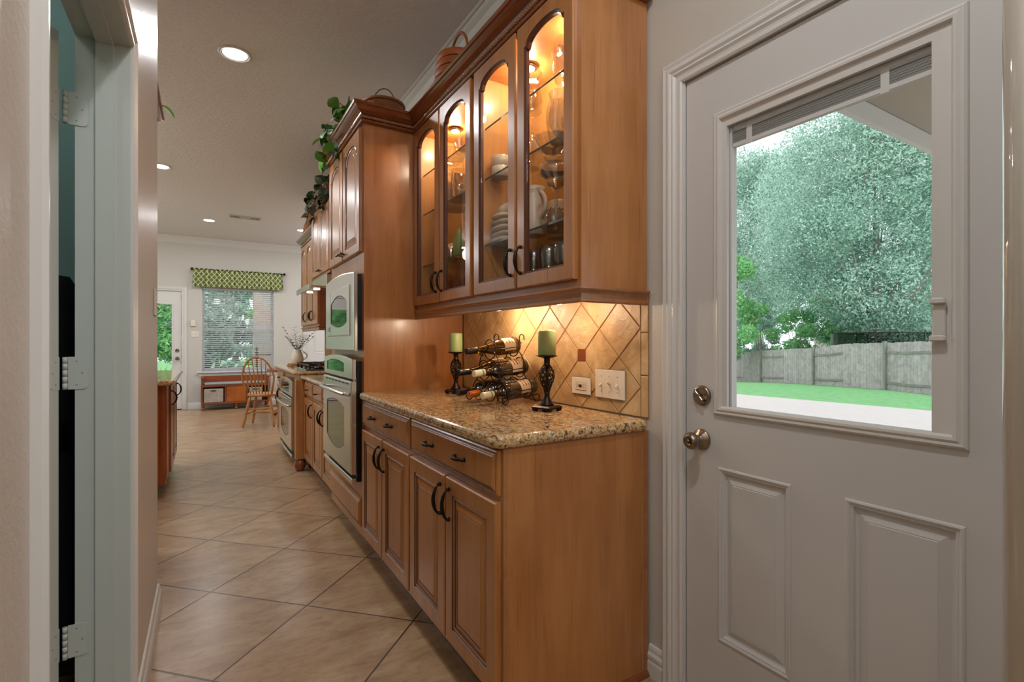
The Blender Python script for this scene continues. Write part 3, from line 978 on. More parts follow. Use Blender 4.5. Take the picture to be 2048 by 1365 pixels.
def plate(mb, T, w, h, th, mi, win=None, wmi=1, bulge=0.0, n=24, depth=0.003):
    """appliance front: rounded slab with bowed top edge and an inset window (u0,u1,v0,v1,top arch,bottom arch)"""
    old = mb.T; mb.T = T
    def outer(i):
        pts = []
        for k in range(n + 1):
            t = k / n; pts.append((i + t * (w - 2 * i), i))
        for k in range(n + 1):
            t = 1 - k / n; s_ = 2 * t - 1
            pts.append((i + t * (w - 2 * i), h - i - bulge * s_ * s_))
        return pts
    R = [[(u, -th, v) for u, v in outer(0)], [(u, -0.006, v) for u, v in outer(0)], [(u, -0.0015, v) for u, v in outer(0.003)], [(u, 0, v) for u, v in outer(0.008)]]
    mis = [mi, mi, mi]
    if win:
        u0, u1, v0, v1, at, ab = win
        def wl(i):
            return [(u0 + p[0], v0 + p[1]) for p in loop(u1 - u0, v1 - v0, i, at, ab, 'par', n)]
        R += [[(u, 0, v) for u, v in wl(0)], [(u, -depth, v) for u, v in wl(0.004)]]
        mis += [mi, 2]
    mb.loft(R, mi, mis=mis)
    m = len(R[0])
    o = len(mb.v) - m
    mb.f.append(tuple(o + i for i in range(m))); mb.m.append(wmi if win else mi); mb.sm.append(False)
    mb.T = old

def bar_handle(mb, T, u0, u1, v, out=0.045, r=0.010, mi=0, sag=0.012):
    old = mb.T; mb.T = T; n = 20; pts = []
    for k in range(n + 1):
        t = k / n; e = math.sin(PI * t) ** 0.45
        pts.append((u0 + (u1 - u0) * t, 0.004 + out * e, v - sag * (1 - math.sin(PI * t))))
    mb.tube(pts, r, 12, mi); mb.T = old

SM = [M['steel'], M['silverglass'], M['black']]
def microwave(yA, yB, zA, zB, xf, label):
    c = thing('microwave', label, 'microwave')
    T = TX(yA, zA, xf); w, h = yB - yA, zB - zA
    mb = MB(); plate(mb, T, w, h, 0.020, 0, bulge=0.022); obj('trim_kit', mb, SM, c)
    T2 = TX(yA + 0.085, zA + 0.085, xf - 0.008)
    w2, h2 = w - 0.17, h - 0.17
    mb = MB(); plate(mb, T2, w2, h2, 0.0075, 0, win=(0.045, w2 - 0.12, 0.05, h2 - 0.045, 0.045, 0.03)); d = obj('door', mb, SM, c)
    mb = MB(T2); mb.box(w2 - 0.105, w2 - 0.104 + 0.0015, 0.0002, 0.001, 0.01, h2 - 0.01); mb.box(w2 - 0.085, w2 - 0.03, 0.0002, 0.0015, 0.03, 0.06)
    obj('open_button', mb, [M['grey']], c)
    # black sides seen past the edge of the trim
    mb = MB(); mb.box(xf + 0.0205, 0.7455, yA + 0.012, yB - 0.012, zA + 0.01, zB - 0.03); obj('housing', mb, M['black'], c)
    return c
microwave(2.838, 3.600, 1.140, 1.603, 0.700, 'built-in stainless microwave with bowed trim, above the wall oven')

def wall_oven(yA, yB, zp0, zp1, zd0, zd1, zt0, xf, label, xback):
    c = thing('wall_oven', label, 'oven')
    w = yB - yA
    T = TX(yA, zp0, xf); h = zp1 - zp0
    mb = MB(); plate(mb, T, w, h, 0.022, 0, win=(0.19, w - 0.10, 0.03, h - 0.028, 0.018, 0.0), bulge=0.020); obj('control_panel', mb, SM, c)
    T = TX(yA, zd0, xf - 0.006); h = zd1 - zd0
    mb = MB(); plate(mb, T, w, h, 0.030, 0, win=(0.155, w - 0.125, 0.09, h - 0.13, 0.028, 0.05)); d = obj('oven_door', mb, SM, c)
    mb = MB(); bar_handle(mb, T, 0.02, w - 0.02, h - 0.062, out=0.050, r=0.011); obj('handle', mb, M['steel'], d)
    mb = MB(T)
    for k in range(7):
        u = 0.06 + k * (w - 0.12) / 7
        mb.box(u, u + (w - 0.12) / 7 - 0.03, 0.0003, 0.0012, h - 0.020, h - 0.012)
    obj('vent_slot', mb, M['black'], d)
    T = TX(yA, zt0, xf - 0.004); h = 0.028
    mb = MB(); plate(mb, T, w, h, 0.026, 0); obj('bottom_trim', mb, SM, c)
    mb = MB(); mb.box(xf + 0.0305, xback, yA + 0.010, yB - 0.010, zt0 + 0.004, zp1 - 0.03); obj('housing', mb, M['black'], c)
    mb = MB(); mb.tube([(xf + 0.01, yA - 0.002, (zp0 + zd1) / 2), (xf + 0.01, yA - 0.012, (zp0 + zd1) / 2)], 0.005, 8)
    obj('hinge_pin', mb, M['steel'], c)
    return c
wall_oven(2.838, 3.600, 0.982, 1.112, 0.452, 0.970, 0.402, 0.690, 'large stainless wall oven with a curved handle, in the tall maple cabinet', 0.7455)

# ------------------------------------------------------------------ far base run: three-drawer cabinets, post, range bump-out
c = thing('base_cabinet', 'maple base cabinet with three small knobbed drawers over three doors, past the tall oven cabinet', 'cabinet')
mb = MB(); mb.box(0.785, XB, 3.632, 4.940, 0.105, 0.846); obj('cabinet_body', mb, M['wood'], c)
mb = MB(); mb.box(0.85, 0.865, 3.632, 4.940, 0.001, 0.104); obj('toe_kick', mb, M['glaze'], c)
for (a, b) in ((3.66, 4.06), (4.085, 4.47), (4.495, 4.90)):
    drawer(a, b, 0.705, 0.832, 0.764, c, knobs=(0.5,))
door(3.66, 4.06, 0.135, 0.685, 0.764, c, 'hi', hz=0.60); door(4.085, 4.47, 0.135, 0.685, 0.764, c, 'lo', hz=0.60); door(4.495, 4.90, 0.135, 0.685, 0.764, c, 'lo', hz=0.60)
o = obj('worktop', slab(0.745, XB, 3.632, 5.0, 0.847, 0.882, 0.02, corners=(0, 0, 0, 0)), M['granite'])
tag(o, 'lower glossy granite worktop between the tall oven cabinet and the raised cooktop counter', 'countertop')
o = obj('worktop', slab(0.690, XB, 5.002, 6.62, 0.8825, 0.914, 0.03, corners=(1, 1, 1, 1)), M['granite'])
tag(o, 'raised granite worktop carrying the cooktop and the olive branch jug', 'countertop')
c = thing('base_cabinet', 'maple base cabinet stepped forward under the cooktop, with a corner post on a bun foot', 'cabinet')
mb = MB(); mb.box(0.745, XB, 5.035, 6.58, 0.105, 0.8815); obj('cabinet_body', mb, M['wood'], c)
mb = MB(); mb.bbox(0.700, 0.783, 4.945, 5.033, 0.112, 0.8455, 0.006); obj('corner_post', mb, M['wood'], c)
mb = MB(); mb.lathe([(0.028, 0.001), (0.036, 0.006), (0.046, 0.03), (0.050, 0.055), (0.046, 0.08), (0.038, 0.095), (0.036, 0.111)], (0.742, 4.989, 0), 24); obj('bun_foot', mb, M['crown'], c)
mb = MB(); mb.lathe([(0.028, 0.001), (0.036, 0.006), (0.046, 0.03), (0.050, 0.055), (0.046, 0.08), (0.038, 0.104)], (0.80, 6.50, 0), 24); obj('bun_foot', mb, M['crown'], c)
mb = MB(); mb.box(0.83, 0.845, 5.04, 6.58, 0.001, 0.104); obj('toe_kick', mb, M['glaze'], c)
drawer(6.07, 6.56, 0.72, 0.85, 0.724, c, pulls=(0.5,)); door(6.07, 6.31, 0.135, 0.70, 0.724, c, 'hi', hz=0.60); door(6.32, 6.56, 0.135, 0.70, 0.724, c, 'lo', hz=0.60)
wall_oven(5.17, 6.03, 0.665, 0.830, 0.155, 0.652, 0.085, 0.695, 'smaller stainless oven under the cooktop, set in the stepped-out base cabinet', 0.7445)

# cooktop with grates
c = thing('gas_cooktop', 'black gas cooktop with heavy iron grates on the raised granite worktop', 'cooktop', (1.06, 5.55, 0.9145))
mb = MB(); mb.bbox(-0.24, 0.24, -0.40, 0.40, 0.0, 0.012, 0.004); obj('cooktop_base', mb, M['blackglass'], c)
for k in range(3):
    g = MB(); yc = -0.26 + k * 0.26
    for s_ in (-0.115, 0.115): g.box(-0.21, 0.21, yc + s_ - 0.006, yc + s_ + 0.006, 0.042, 0.056)
    for s_ in (-0.204, -0.1, 0.0, 0.1, 0.204): g.box(s_ - 0.006, s_ + 0.006, yc - 0.109, yc + 0.109, 0.042, 0.055)
    for sx in (-0.2, 0.2):
        for sy in (-0.11, 0.11): g.box(sx - 0.008, sx + 0.008, yc + sy - 0.008, yc + sy + 0.008, 0.0125, 0.042)
    obj('grate', g, M['iron'], c)
    for sx in (-0.1, 0.1):
        b = MB(); b.lathe([(0.045, 0.0125), (0.045, 0.022), (0.034, 0.028), (0.034, 0.034), (0.002, 0.035)], (sx, yc, 0), 18); obj('burner', b, M['black'], c)
# cookbook stand and a tray of trivets
o_mb = MB(); T0 = Matrix.Rotation(-0.5, 4, 'Y')
o_mb.box(1.10, 1.30, 6.12, 6.14, 0.9145, 0.93)
o_mb.add([(1.12, 6.10, 0.93), (1.30, 6.10, 0.93), (1.24, 6.18, 1.02), (1.12, 6.12, 0.93), (1.30, 6.12, 0.93), (1.24, 6.20, 1.02)], [(0, 1, 2), (3, 5, 4), (0, 3, 4, 1), (1, 4, 5, 2), (0, 2, 5, 3)])
tag(obj('cookbook_stand', o_mb, M['oak']), 'small wooden wedge-shaped stand behind the cooktop', 'stand')
mb = MB(); mb.bbox(0.80, 1.0, 6.04, 6.34, 0.9145, 0.93, 0.004); mb.bbox(0.81, 0.99, 6.05, 6.33, 0.9305, 0.944, 0.004, 0)
tag(obj('serving_board', mb, M['wicker']), 'brown woven board lying by the olive branch jug', 'board')

# vase of olive branches
def leafy(mb, tint, base, d, nrm, ln, wd, fold=0.25, curl=0.2, n=3):
    d = Vector(d).normalized(); nrm = Vector(nrm); nrm = (nrm - d * nrm.dot(d))
    if nrm.length < 1e-4: nrm = d.orthogonal()
    nrm.normalize(); s_ = d.cross(nrm); b = Vector(base)
    prof = [0.0, 0.75, 1.0, 0.72, 0.0] if n >= 3 else [0.0, 1.0, 0.0]
    K = len(prof) - 1
    vs = []; fs = []
    for k, p in enumerate(prof):
        t = k / K
        c = b + d * ln * t - nrm * curl * ln * t * t
        wv = s_ * wd * 0.5 * p
        vs += [tuple(c - wv + nrm * fold * wd * 0.5 * p), tuple(c), tuple(c + wv + nrm * fold * wd * 0.5 * p)]
    for k in range(K):
        a = 3 * k
        fs += [(a, a + 1, a + 4, a + 3), (a + 1, a + 2, a + 5, a + 4)]
    mb.add(vs, fs, 0, True)
    tv = random.random(); tint.extend([tv] * len(fs))

c = thing('olive_branch_vase', 'white jug of grey-green olive branches on the far granite counter', 'vase', (0.93, 6.46, 0.9145))
mb = MB(); mb.lathe([(0.045, 0), (0.052, 0.004), (0.070, 0.05), (0.072, 0.09), (0.055, 0.14), (0.045, 0.165), (0.052, 0.185), (0.046, 0.184), (0.040, 0.165), (0.03, 0.15)], n=24)
pts = [(0.066 + 0.045 * math.sin(PI * k / 10), 0, 0.06 + 0.10 * k / 10) for k in range(11)]
mb.tube(pts, 0.007, 8); obj('jug', mb, M['china'], c)
st = MB(); lf = MB(); ti = []
for b in range(13):
    a = random.uniform(0, 2 * PI); sp = random.uniform(0.08, 0.20); hh = random.uniform(0.16, 0.30)
    pts = []
    for k in range(9):
        t = k / 8; pts.append((sp * math.cos(a) * t ** 1.2, sp * math.sin(a) * t ** 1.2, 0.15 + hh * t))
    st.tube(pts, [0.0022 * (1 - 0.6 * k / 8) for k in range(9)], 5)
    for k in range(2, 9):
        for s_ in (-1, 1):
            d = Vector((math.cos(a + s_ * 1.1), math.sin(a + s_ * 1.1), random.uniform(0.1, 0.9)))
            leafy(lf, ti, pts[k], d, (0, 0, 1), random.uniform(0.035, 0.055), 0.014)
obj('stems', st, M['stem'], c); obj('leaves', lf, M['olive'], c, fix=False, tint=ti)

# ------------------------------------------------------------------ upper cabinets over the cooktop, hood, far upper cabinets
c = thing('wall_cabinet', 'short maple wall cabinet above the range hood with a trailing plant on top', 'cabinet')
mb = MB(); mb.box(1.0, XB, 4.90, 5.80, 1.850, 2.575); obj('cabinet_body', mb, M['wood'], c)
for (a, b, s_) in ((4.905, 5.34, 'hi'), (5.355, 5.785, 'lo')):
    d = door(a, b, 1.875, 2.56, 0.979, c, arch=0.05)
    tknob(TX(a, 1.875, 0.979), (b - a - 0.03) if s_ == 'hi' else 0.03, 0.035, d)
pc = [(1.25, 4.90), (1.0, 4.90), (1.0, 5.80), (1.25, 5.80)][::-1]
mb = MB(); mb.sweep([(x, y, 2.567) for x, y in pc], CABCROWN, (0, 0, 1)); obj('crown_moulding', mb, M['crown'], c)
mb = MB(); mb.sweep([(x, y, 1.850) for x, y in [(1.25, 4.90), (1.0, 4.90), (1.0, 5.80)][::-1]], [(-0.008, 0), (0.004, -0.0), (0.008, 0.006), (0.016, 0.014), (0.0, 0.02), (-0.008, 0.02)], (0, 0, 1)); obj('light_rail', mb, M['woody'], c)
c = thing('range_hood', 'thin stainless slide-out range hood under the short wall cabinet', 'hood')
mb = MB(); mb.bbox(0.985, 1.345, 5.03, 5.79, 1.735, 1.848, 0.004); mb.bbox(0.842, 0.984, 5.03, 5.79, 1.71, 1.728, 0.003); obj('hood_body', mb, M['steel'], c)
mb = MB(); mb.bbox(0.826, 0.841, 5.03, 5.79, 1.688, 1.742, 0.004); obj('front_lip', mb, M['steel'], c)
for yy in (5.22, 5.6):
    mb = MB(); mb.lathe([(0.03, 0), (0.03, -0.004), (0.001, -0.005)], (0.93, yy, 1.7095), 18); obj('hood_light', mb, M['canlamp'], c)
c = thing('wall_cabinet', 'far maple wall cabinet with arched doors reaching down beside the range hood', 'cabinet')
mb = MB(); mb.box(1.08, XB, 5.90, 7.045, 1.37, 2.42); obj('cabinet_body', mb, M['cherry'], c)
w_ = (7.04 - 5.92) / 3
for k in range(3):
    a = 5.92 + k * w_
    door(a, a + w_ - 0.012, 1.395, 2.405, 1.059, c, ('hi', 'lo', 'lo')[k], arch=0.05, hz=1.50)
pc = [(XB, 5.90), (1.08, 5.90), (1.08, 7.045)][::-1]
mb = MB(); mb.sweep([(x, y, 2.412) for x, y in pc], CABCROWN, (0, 0, 1)); obj('crown_moulding', mb, M['crown'], c)
mb = MB(); mb.sweep([(x, y, 1.37) for x, y in pc], RAIL, (0, 0, 1)); obj('light_rail', mb, M['woody'], c)
o = splash(3.64, 7.04, 0.915, 1.366, 'tile_backsplash', 'tan stone tile backsplash in a diamond pattern behind the cooktop', ylast=3.64)

# ------------------------------------------------------------------ island on the left
c = thing('kitchen_island', 'cherry-toned kitchen island with a raised end panel and black pulls, left of the aisle', 'island')
mb = MB(); mb.box(-1.45, -0.262, 4.62, 5.90, 0.105, 0.874); obj('cabinet_body', mb, M['cherry'], c)
CM = [M['cherry'], M['glaze']]
mb = MB(); mb.box(-1.40, -0.33, 4.68, 5.85, 0.001, 0.104); obj('toe_kick', mb, M['glaze'], c)
front('end_panel', TY(-1.40, 0.13, 4.600), 1.10, 0.72, RAISED, c, CM, arch_from=99)
for k, (a, b) in enumerate(((4.63, 4.90), (4.92, 5.37), (5.39, 5.86))):
    if k == 0: continue
    d = door(a, b, 0.135, 0.86, -0.241, c, None, mats=CM, T=TXP)
    pull(TXP(a, 0.135, -0.241), 0.035 if k == 1 else b - a - 0.035, 0.60, 0.11, d, out=0.035)
mb = MB(); mb.box(-0.2615, -0.255, 4.63, 4.90, 0.135, 0.86); obj('filler_panel', mb, M['cherry'], c)
o = obj('worktop', slab(-1.50, -0.195, 4.40, 5.95, 0.875, 0.914, 0.03), M['granite'])
tag(o, 'granite island worktop at the left edge of the kitchen aisle', 'countertop')
# tall pantry beside the hall corner: only its crown shows
c = thing('pantry_cabinet', 'tall pantry cabinet behind the hall corner, only its crown showing below the ceiling', 'cabinet')
mb = MB(); mb.box(-0.95, -0.285, 2.86, 3.49, 0.0, 2.42); obj('cabinet_body', mb, M['cherry'], c)
mb = MB(); mb.sweep([(-0.95, 3.49, 2.412), (-0.285, 3.49, 2.412), (-0.285, 2.86, 2.412), (-0.95, 2.86, 2.412)][::-1], CABCROWN, (0, 0, 1)); obj('crown_moulding', mb, M['crown'], c)
mb = MB(); mb.box(-0.284, -0.266, 2.87, 3.48, 0.12, 2.40); obj('door', mb, M['cherry'], c)
lf = MB(); ti = []; st = MB()
c = thing('trailing_plant', 'small green plant tip hanging over the pantry crown at the hall corner', 'plant', (-0.34, 3.42, 2.50))
st.tube([(0, 0, 0), (0.08, 0.04, 0.05), (0.15, 0.06, 0.03)], 0.003, 6); obj('stem', st, M['stem'], c)
for k, (p, d) in enumerate((((0.13, 0.05, 0.04), (1, 0.4, -0.7)), ((0.06, 0.03, 0.05), (0.3, -0.6, 0.5)), ((0.02, 0.02, 0.03), (-0.6, 0.5, 0.6)), ((0.09, 0.04, 0.045), (0.2, 1, 0.2)))):
    leafy(lf, ti, p, d, (0, 0, 1), 0.085, 0.04)
obj('leaves', lf, M['leaf'], c, fix=False, tint=[0.7] * len(ti))

# ------------------------------------------------------------------ patio door on the right
dr = thing('door_1', kind='structure')
dy0, dy1, dz1 = D1[0] + 0.0055, D1[1] - 0.0075, 2.050
dx = XR + 0.004
w, h = dy1 - dy0, dz1 - 0.008
T = TX(dy0, 0.008, dx)
ly0, ly1, lz0, lz1 = 0.452, 0.968, 1.022, 1.852     # clear glass
# slab as boxes around the glass plus raised panels
mb = MB()
def rect_with_holes(mb, T, w, h, holes, th=0.042, mi=0):
    """front skin with rectangular holes cut as a grid of quads, plus edges and back"""
    us = sorted({0, w} | {q for (a, b, c, d) in holes for q in (a, b)})
    vs_ = sorted({0, h} | {q for (a, b, c, d) in holes for q in (c, d)})
    old = mb.T; mb.T = T
    for i in range(len(us) - 1):
        for j in range(len(vs_) - 1):
            uc = (us[i] + us[i + 1]) / 2; vc = (vs_[j] + vs_[j + 1]) / 2
            if any(a < uc < b and c < vc < d for (a, b, c, d) in holes): continue
            mb.add([(us[i], 0, vs_[j]), (us[i + 1], 0, vs_[j]), (us[i + 1], 0, vs_[j + 1]), (us[i], 0, vs_[j + 1])], [(0, 1, 2, 3)], mi)
    mb.T = old
holes = [(0.43 - dy0, 0.99 - dy0, 0.975 - 0.008, 1.87 - 0.008),
         (0.636 + 0.004 - dy0 + 0.135, 1.003 - dy0, 0.26 - 0.008, 0.801 - 0.008),
         (0.405 - dy0, 0.640 - dy0, 0.26 - 0.008, 0.801 - 0.008)]
holes[1] = (0.774 - dy0, 1.004 - dy0, 0.252, 0.793)
rect_with_holes(mb, T, w, h, holes)
# back and edges (kept clear of the glass)
hb = holes[0]
old = mb.T; mb.T = T
mb.box(0.0, w, -0.042, -0.040, 0, hb[2]); mb.box(0, w, -0.042, -0.040, hb[3], h); mb.box(0, hb[0], -0.042, -0.040, hb[2], hb[3]); mb.box(hb[1], w, -0.042, -0.040, hb[2], hb[3])
for (a, b, c_, d_) in ((0, 0.0005, 0, h), (w - 0.0005, w, 0, h)): mb.box(a, b, -0.040, 0, c_, d_)
mb.box(0, w, -0.040, 0, 0, 0.0005); mb.box(0, w, -0.040, 0, h - 0.0005, h)
mb.T = old
slab_o = obj('door_slab', mb, M['doorp'], dr, fix=False)
PAN = [(0, 0), (0.002, 0.003), (0.006, 0.0045), (0.010, 0.003), (0.012, 0.0), (0.015, 0.001), (0.018, -0.002), (0.021, -0.009), (0.027, -0.010), (0.046, -0.0025), (0.0475, -0.0035), (0.050, -0.002)]
for (a, b, c_, d_) in holes[1:]:
    pm = MB(T); R = []
    for i, dpt in PAN:
        R.append([(a + i, dpt, c_ + i), (b - i, dpt, c_ + i), (b - i, dpt, d_ - i), (a + i, dpt, d_ - i)])
    pm.loft(R); n_ = len(PAN) * 4
    pm.f.append((n_ - 4, n_ - 3, n_ - 2, n_ - 1)); pm.m.append(0); pm.sm.append(False)
    obj('raised_panel', pm, M['doorp'], dr, fix=False)
# lite frame: moulded frame standing proud of the slab
fr = MB()
fo = (0.397 + 0.002, 1.018, 0.962, 1.904)
LF = [(0.0, 0.0), (0.002, 0.008), (0.008, 0.013), (0.016, 0.012), (0.024, 0.016), (0.032, 0.016), (0.036, 0.008), (0.040, 0.003), (0.052, 0.001), (0.053, -0.012), (0.066, -0.013)]
R = []
for i, dpt in ((0.0, 0.0), (0.002, 0.007), (0.007, 0.011), (0.013, 0.010), (0.019, 0.013), (0.025, 0.012), (0.030, 0.003)):
    a, b, c_, d_ = fo
    R.append((a + i, b - i, c_ + i, d_ - i, dpt))
R += [(0.4635, 0.972, 0.987, 1.852, 0.002), (0.4635, 0.972, 0.987, 1.852, -0.0095)]
R = [[(a - dy0, dpt, c_ - 0.008), (b - dy0, dpt, c_ - 0.008), (b - dy0, dpt, d_ - 0.008), (a - dy0, dpt, d_ - 0.008)] for a, b, c_, d_, dpt in R]
fr.T = T; fr.loft(R); fr.T = None
lf_o = obj('lite_frame', fr, M['trim'], dr, fix=False)
pm = MB(); pm.box(dx + 0.0100, dx + 0.013, 0.435, 0.985, 0.978, 1.865)
obj('glass_pane', pm, M['pane'], dr)
pm = MB(); pm.box(dx + 0.038, dx + 0.041, 0.435, 0.985, 0.978, 1.865)
obj('glass_pane', pm, M['pane'], dr)
# sash border seen between the panes
pm = MB(); a, b, c_, d_ = ly0, ly1, lz0 + 0.005, lz1
X0, X1 = dx + 0.0135, dx + 0.0375
pm.box(X0, X1, 0.435, 0.4605, 0.978, 1.865); pm.box(X0, X1, 0.966, 0.985, 0.978, 1.865); pm.box(X0, X1, 0.4605, 0.966, 0.978, 0.989); pm.box(X0, X1, 0.4605, 0.966, 1.855, 1.865)
X0, X1 = dx + 0.016, dx + 0.032
obj('glazing_spacer', pm, M['whitew'], dr)
# raised blind stack between the panes
pm = MB()
pm.box(X0 + 0.001, X1 - 0.001, 0.462, 0.964, 1.840, 1.854); 
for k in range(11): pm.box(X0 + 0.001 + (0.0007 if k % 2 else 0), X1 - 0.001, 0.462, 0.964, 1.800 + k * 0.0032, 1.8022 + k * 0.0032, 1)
pm.box(X0 + 0.0005, X1 - 0.0005, 0.462, 0.964, 1.788, 1.799)
for yy in (0.56, 0.91):
    pm.box(X0 + 0.0002, X0 + 0.0009, yy - 0.009, yy + 0.009, 1.784, 1.853)
obj('raised_blind', pm, [M['whitew'], M['grey']], dr)
# slider on the hinge side of the lite frame
pm = MB(); pm.bbox(dx - 0.010, dx - 0.0025, 0.437, 0.460, 1.195, 1.282, 0.002); pm.bbox(dx - 0.019, dx - 0.0101, 0.434, 0.464, 1.272, 1.286, 0.003); pm.bbox(dx - 0.019, dx - 0.0101, 0.434, 0.464, 1.191, 1.205, 0.003)
obj('blind_slider', pm, M['trim'], dr)
# knob and deadbolt
def knob_set(par, T, u, v):
    R_ = T @ Matrix.Translation((u, 0, v)) @ Matrix.Rotation(-PI / 2, 4, 'X')
    mb = MB(R_); mb.lathe([(0.033, 0.0002), (0.034, 0.003), (0.031, 0.008), (0.026, 0.010), (0.024, 0.014), (0.016, 0.017), (0.013, 0.02), (0.012, 0.034), (0.016, 0.038), (0.024, 0.042), (0.0275, 0.050), (0.0265, 0.058), (0.020, 0.064), (0.019, 0.066), (0.012, 0.067), (0.010, 0.064), (0.002, 0.064)], n=32)
    mb.tube([(0.0, -0.006, 0.066), (0, 0.006, 0.066)], 0.0025, 8); mb.tube([(0, 0, 0.060), (0, 0, 0.070)], 0.004, 10)
    obj('knob', mb, M['steeld'], par)
def deadbolt(par, T, u, v):
    R_ = T @ Matrix.Translation((u, 0, v)) @ Matrix.Rotation(-PI / 2, 4, 'X')
    mb = MB(R_); mb.lathe([(0.032, 0.0002), (0.033, 0.003), (0.031, 0.009), (0.026, 0.012), (0.024, 0.0115), (0.002, 0.012)], n=32)
    mb.T = R_ @ Matrix.Rotation(0.75, 4, 'Z')
    mb.bbox(-0.004, 0.004, -0.022, 0.022, 0.012, 0.024, 0.002); mb.tube([(0, 0, 0.012), (0, 0, 0.026)], 0.006, 12)
    obj('deadbolt', mb, M['steeld'], par)
knob_set(dr, T @ Matrix.Diagonal((1, 1, 1, 1)), 1.064 - dy0, 0.877 - 0.008); deadbolt(dr, T, 1.061 - dy0, 1.018 - 0.008)
mb = MB(); mb.box(XR - 0.0005, XR + 0.03, 1.1275, 1.1278, 0.84, 0.93); obj('strike_plate', mb, M['bronze'], dr)
mb = MB(); mb.box(XR + 0.0, XR + 0.14, D1[0], D1[1], 0.0005, 0.007); obj('threshold', mb, M['bronze'], dr)

# ------------------------------------------------------------------ closet door on the left, opened into the closet
dc = thing('door_2', kind='structure')
pin = Vector((-0.328, 1.792, 0)); ang = math.radians(118)
ax = Vector((-math.sin(ang), -math.cos(ang), 0)); th_ = Vector((math.cos(ang), -math.sin(ang), 0))
pin = pin + Vector((-0.010, -0.002, 0))
Tm = Matrix(((ax.x, th_.x, 0, pin.x), (ax.y, th_.y, 0, pin.y), (0, 0, 1, 0), (0, 0, 0, 1)))
mb = MB(Tm); mb.bbox(0.0, 0.86, 0.0, 0.035, 0.012, 2.028, 0.0015); obj('door_slab', mb, M['sage'], dc)
for zc in (1.829, 1.105, 0.372):
    mb = MB(); 
    zc2 = {0: 1.66}.get(0)
    # leaf on the jamb
    yj = D2[1] - 0.0012
    o_ = [(-0.319, -0.0445), (-0.285, -0.0445)] 
    pts = [(-0.321, -0.0445)] + [(-0.291 + 0.012 * math.sin(a), -0.0325 - 0.012 * math.cos(a)) for a in [k * PI / 12 for k in range(7)]] + [(-0.291 + 0.012 * math.cos(a), 0.0325 + 0.012 * math.sin(a)) for a in [k * PI / 12 for k in range(7)]] + [(-0.321, 0.0445)]
    mb.loft([[(x, yj - 0.0015, zc + z_) for x, z_ in pts], [(x, yj + 0.001, zc + z_) for x, z_ in pts]], cap=True)
    for (x, z_) in ((-0.303, 0.032), (-0.291, 0.0), (-0.303, -0.032)):
        mb.tube([(x, yj - 0.0015, zc + z_), (x, yj - 0.0019, zc + z_)], 0.0026, 10, 1)
    # knuckles
    for k in range(5):
        a0 = zc - 0.0445 + k * 0.0178
        mb.tube([(-0.3265, yj - 0.005, a0 + 0.0006), (-0.3265, yj - 0.005, a0 + 0.0172)], 0.0056, 12)
    mb.tube([(-0.3265, yj - 0.005, zc - 0.044), (-0.3265, yj - 0.005, zc + 0.044)], 0.0048, 10, 1)
    # leaf on the door edge
    mb.T = Tm
    pts = [(0.0, -0.0445), (0.020, -0.0445), (0.029, -0.036), (0.031, -0.03), (0.031, 0.03), (0.029, 0.036), (0.020, 0.0445), (0.0, 0.0445)]
    mb.loft([[(-0.0012, u, zc + z_) for u, z_ in pts], [(0.0004, u, zc + z_) for u, z_ in pts]], cap=True)
    for (u, z_) in ((0.012, 0.03), (0.022, 0.0), (0.012, -0.03)):
        mb.tube([(-0.0012, u, zc + z_), (-0.0016, u, zc + z_)], 0.0024, 10, 1)
    obj('hinge', mb, [M['sage'], M['grey']], dc)
# dark robe hanging in the closet
mb = MB(); rings = []
for k in range(28):
    t = k / 27; zz = 0.12 + 1.30 * t
    wd = 0.145 if t < 0.8 else 0.145 * math.cos((t - 0.8) / 0.2 * 1.2)
    ring = []
    for j in range(28):
        a = 2 * PI * j / 28
        rr = 1 + 0.10 * math.sin(7 * a + 3 * t) * (1 - t * 0.5)
        ring.append((-0.46 + wd * rr * math.cos(a) * 0.9, 2.34 + 0.17 * rr * (wd / 0.145) * math.sin(a), zz))
    rings.append(ring)
mb.loft(rings, cap=True, smooth=True)
tag(obj('hanging_robe', mb, M['darkcloth']), 'long dark robe hanging in the closet behind the hinged door', 'robe')

# light switch on the hall wall
def wall_plate(name, T, w, h, n_tog, label, cat, states=(), group=None, kindp='toggle'):
    c = thing(name, label, cat, group=group)
    mb = MB(T); mb.bbox(-w / 2, w / 2, 0.0004, 0.0065, -h / 2, h / 2, 0.0025)
    sp = 0.046
    for k in range(n_tog):
        u = (k - (n_tog - 1) / 2) * sp
        for s_ in (-0.030, 0.030): mb.tube([(u, 0.0064, s_), (u, 0.0072, s_)], 0.0028, 8, 1)
    obj('plate', mb, [M['white'], M['grey']], c)
    for k in range(n_tog):
        u = (k - (n_tog - 1) / 2) * sp; st_ = states[k] if states else -1
        mb = MB(T); mb.box(u - 0.005, u + 0.005, 0.0066, 0.0072, -0.012, 0.012)
        e = 0.010 * st_
        mb.tube([(u, 0.006, 0.0), (u, 0.013, e * 0.6), (u, 0.020, e)], [0.0045, 0.0042, 0.0036], 8); obj(kindp, mb, M['white'], c)
    return c
wall_plate('light_switch', TXP(2.575, 1.357, XL), 0.072, 0.115, 1, 'white light switch on the hall wall, by the corner into the kitchen', 'light switch')
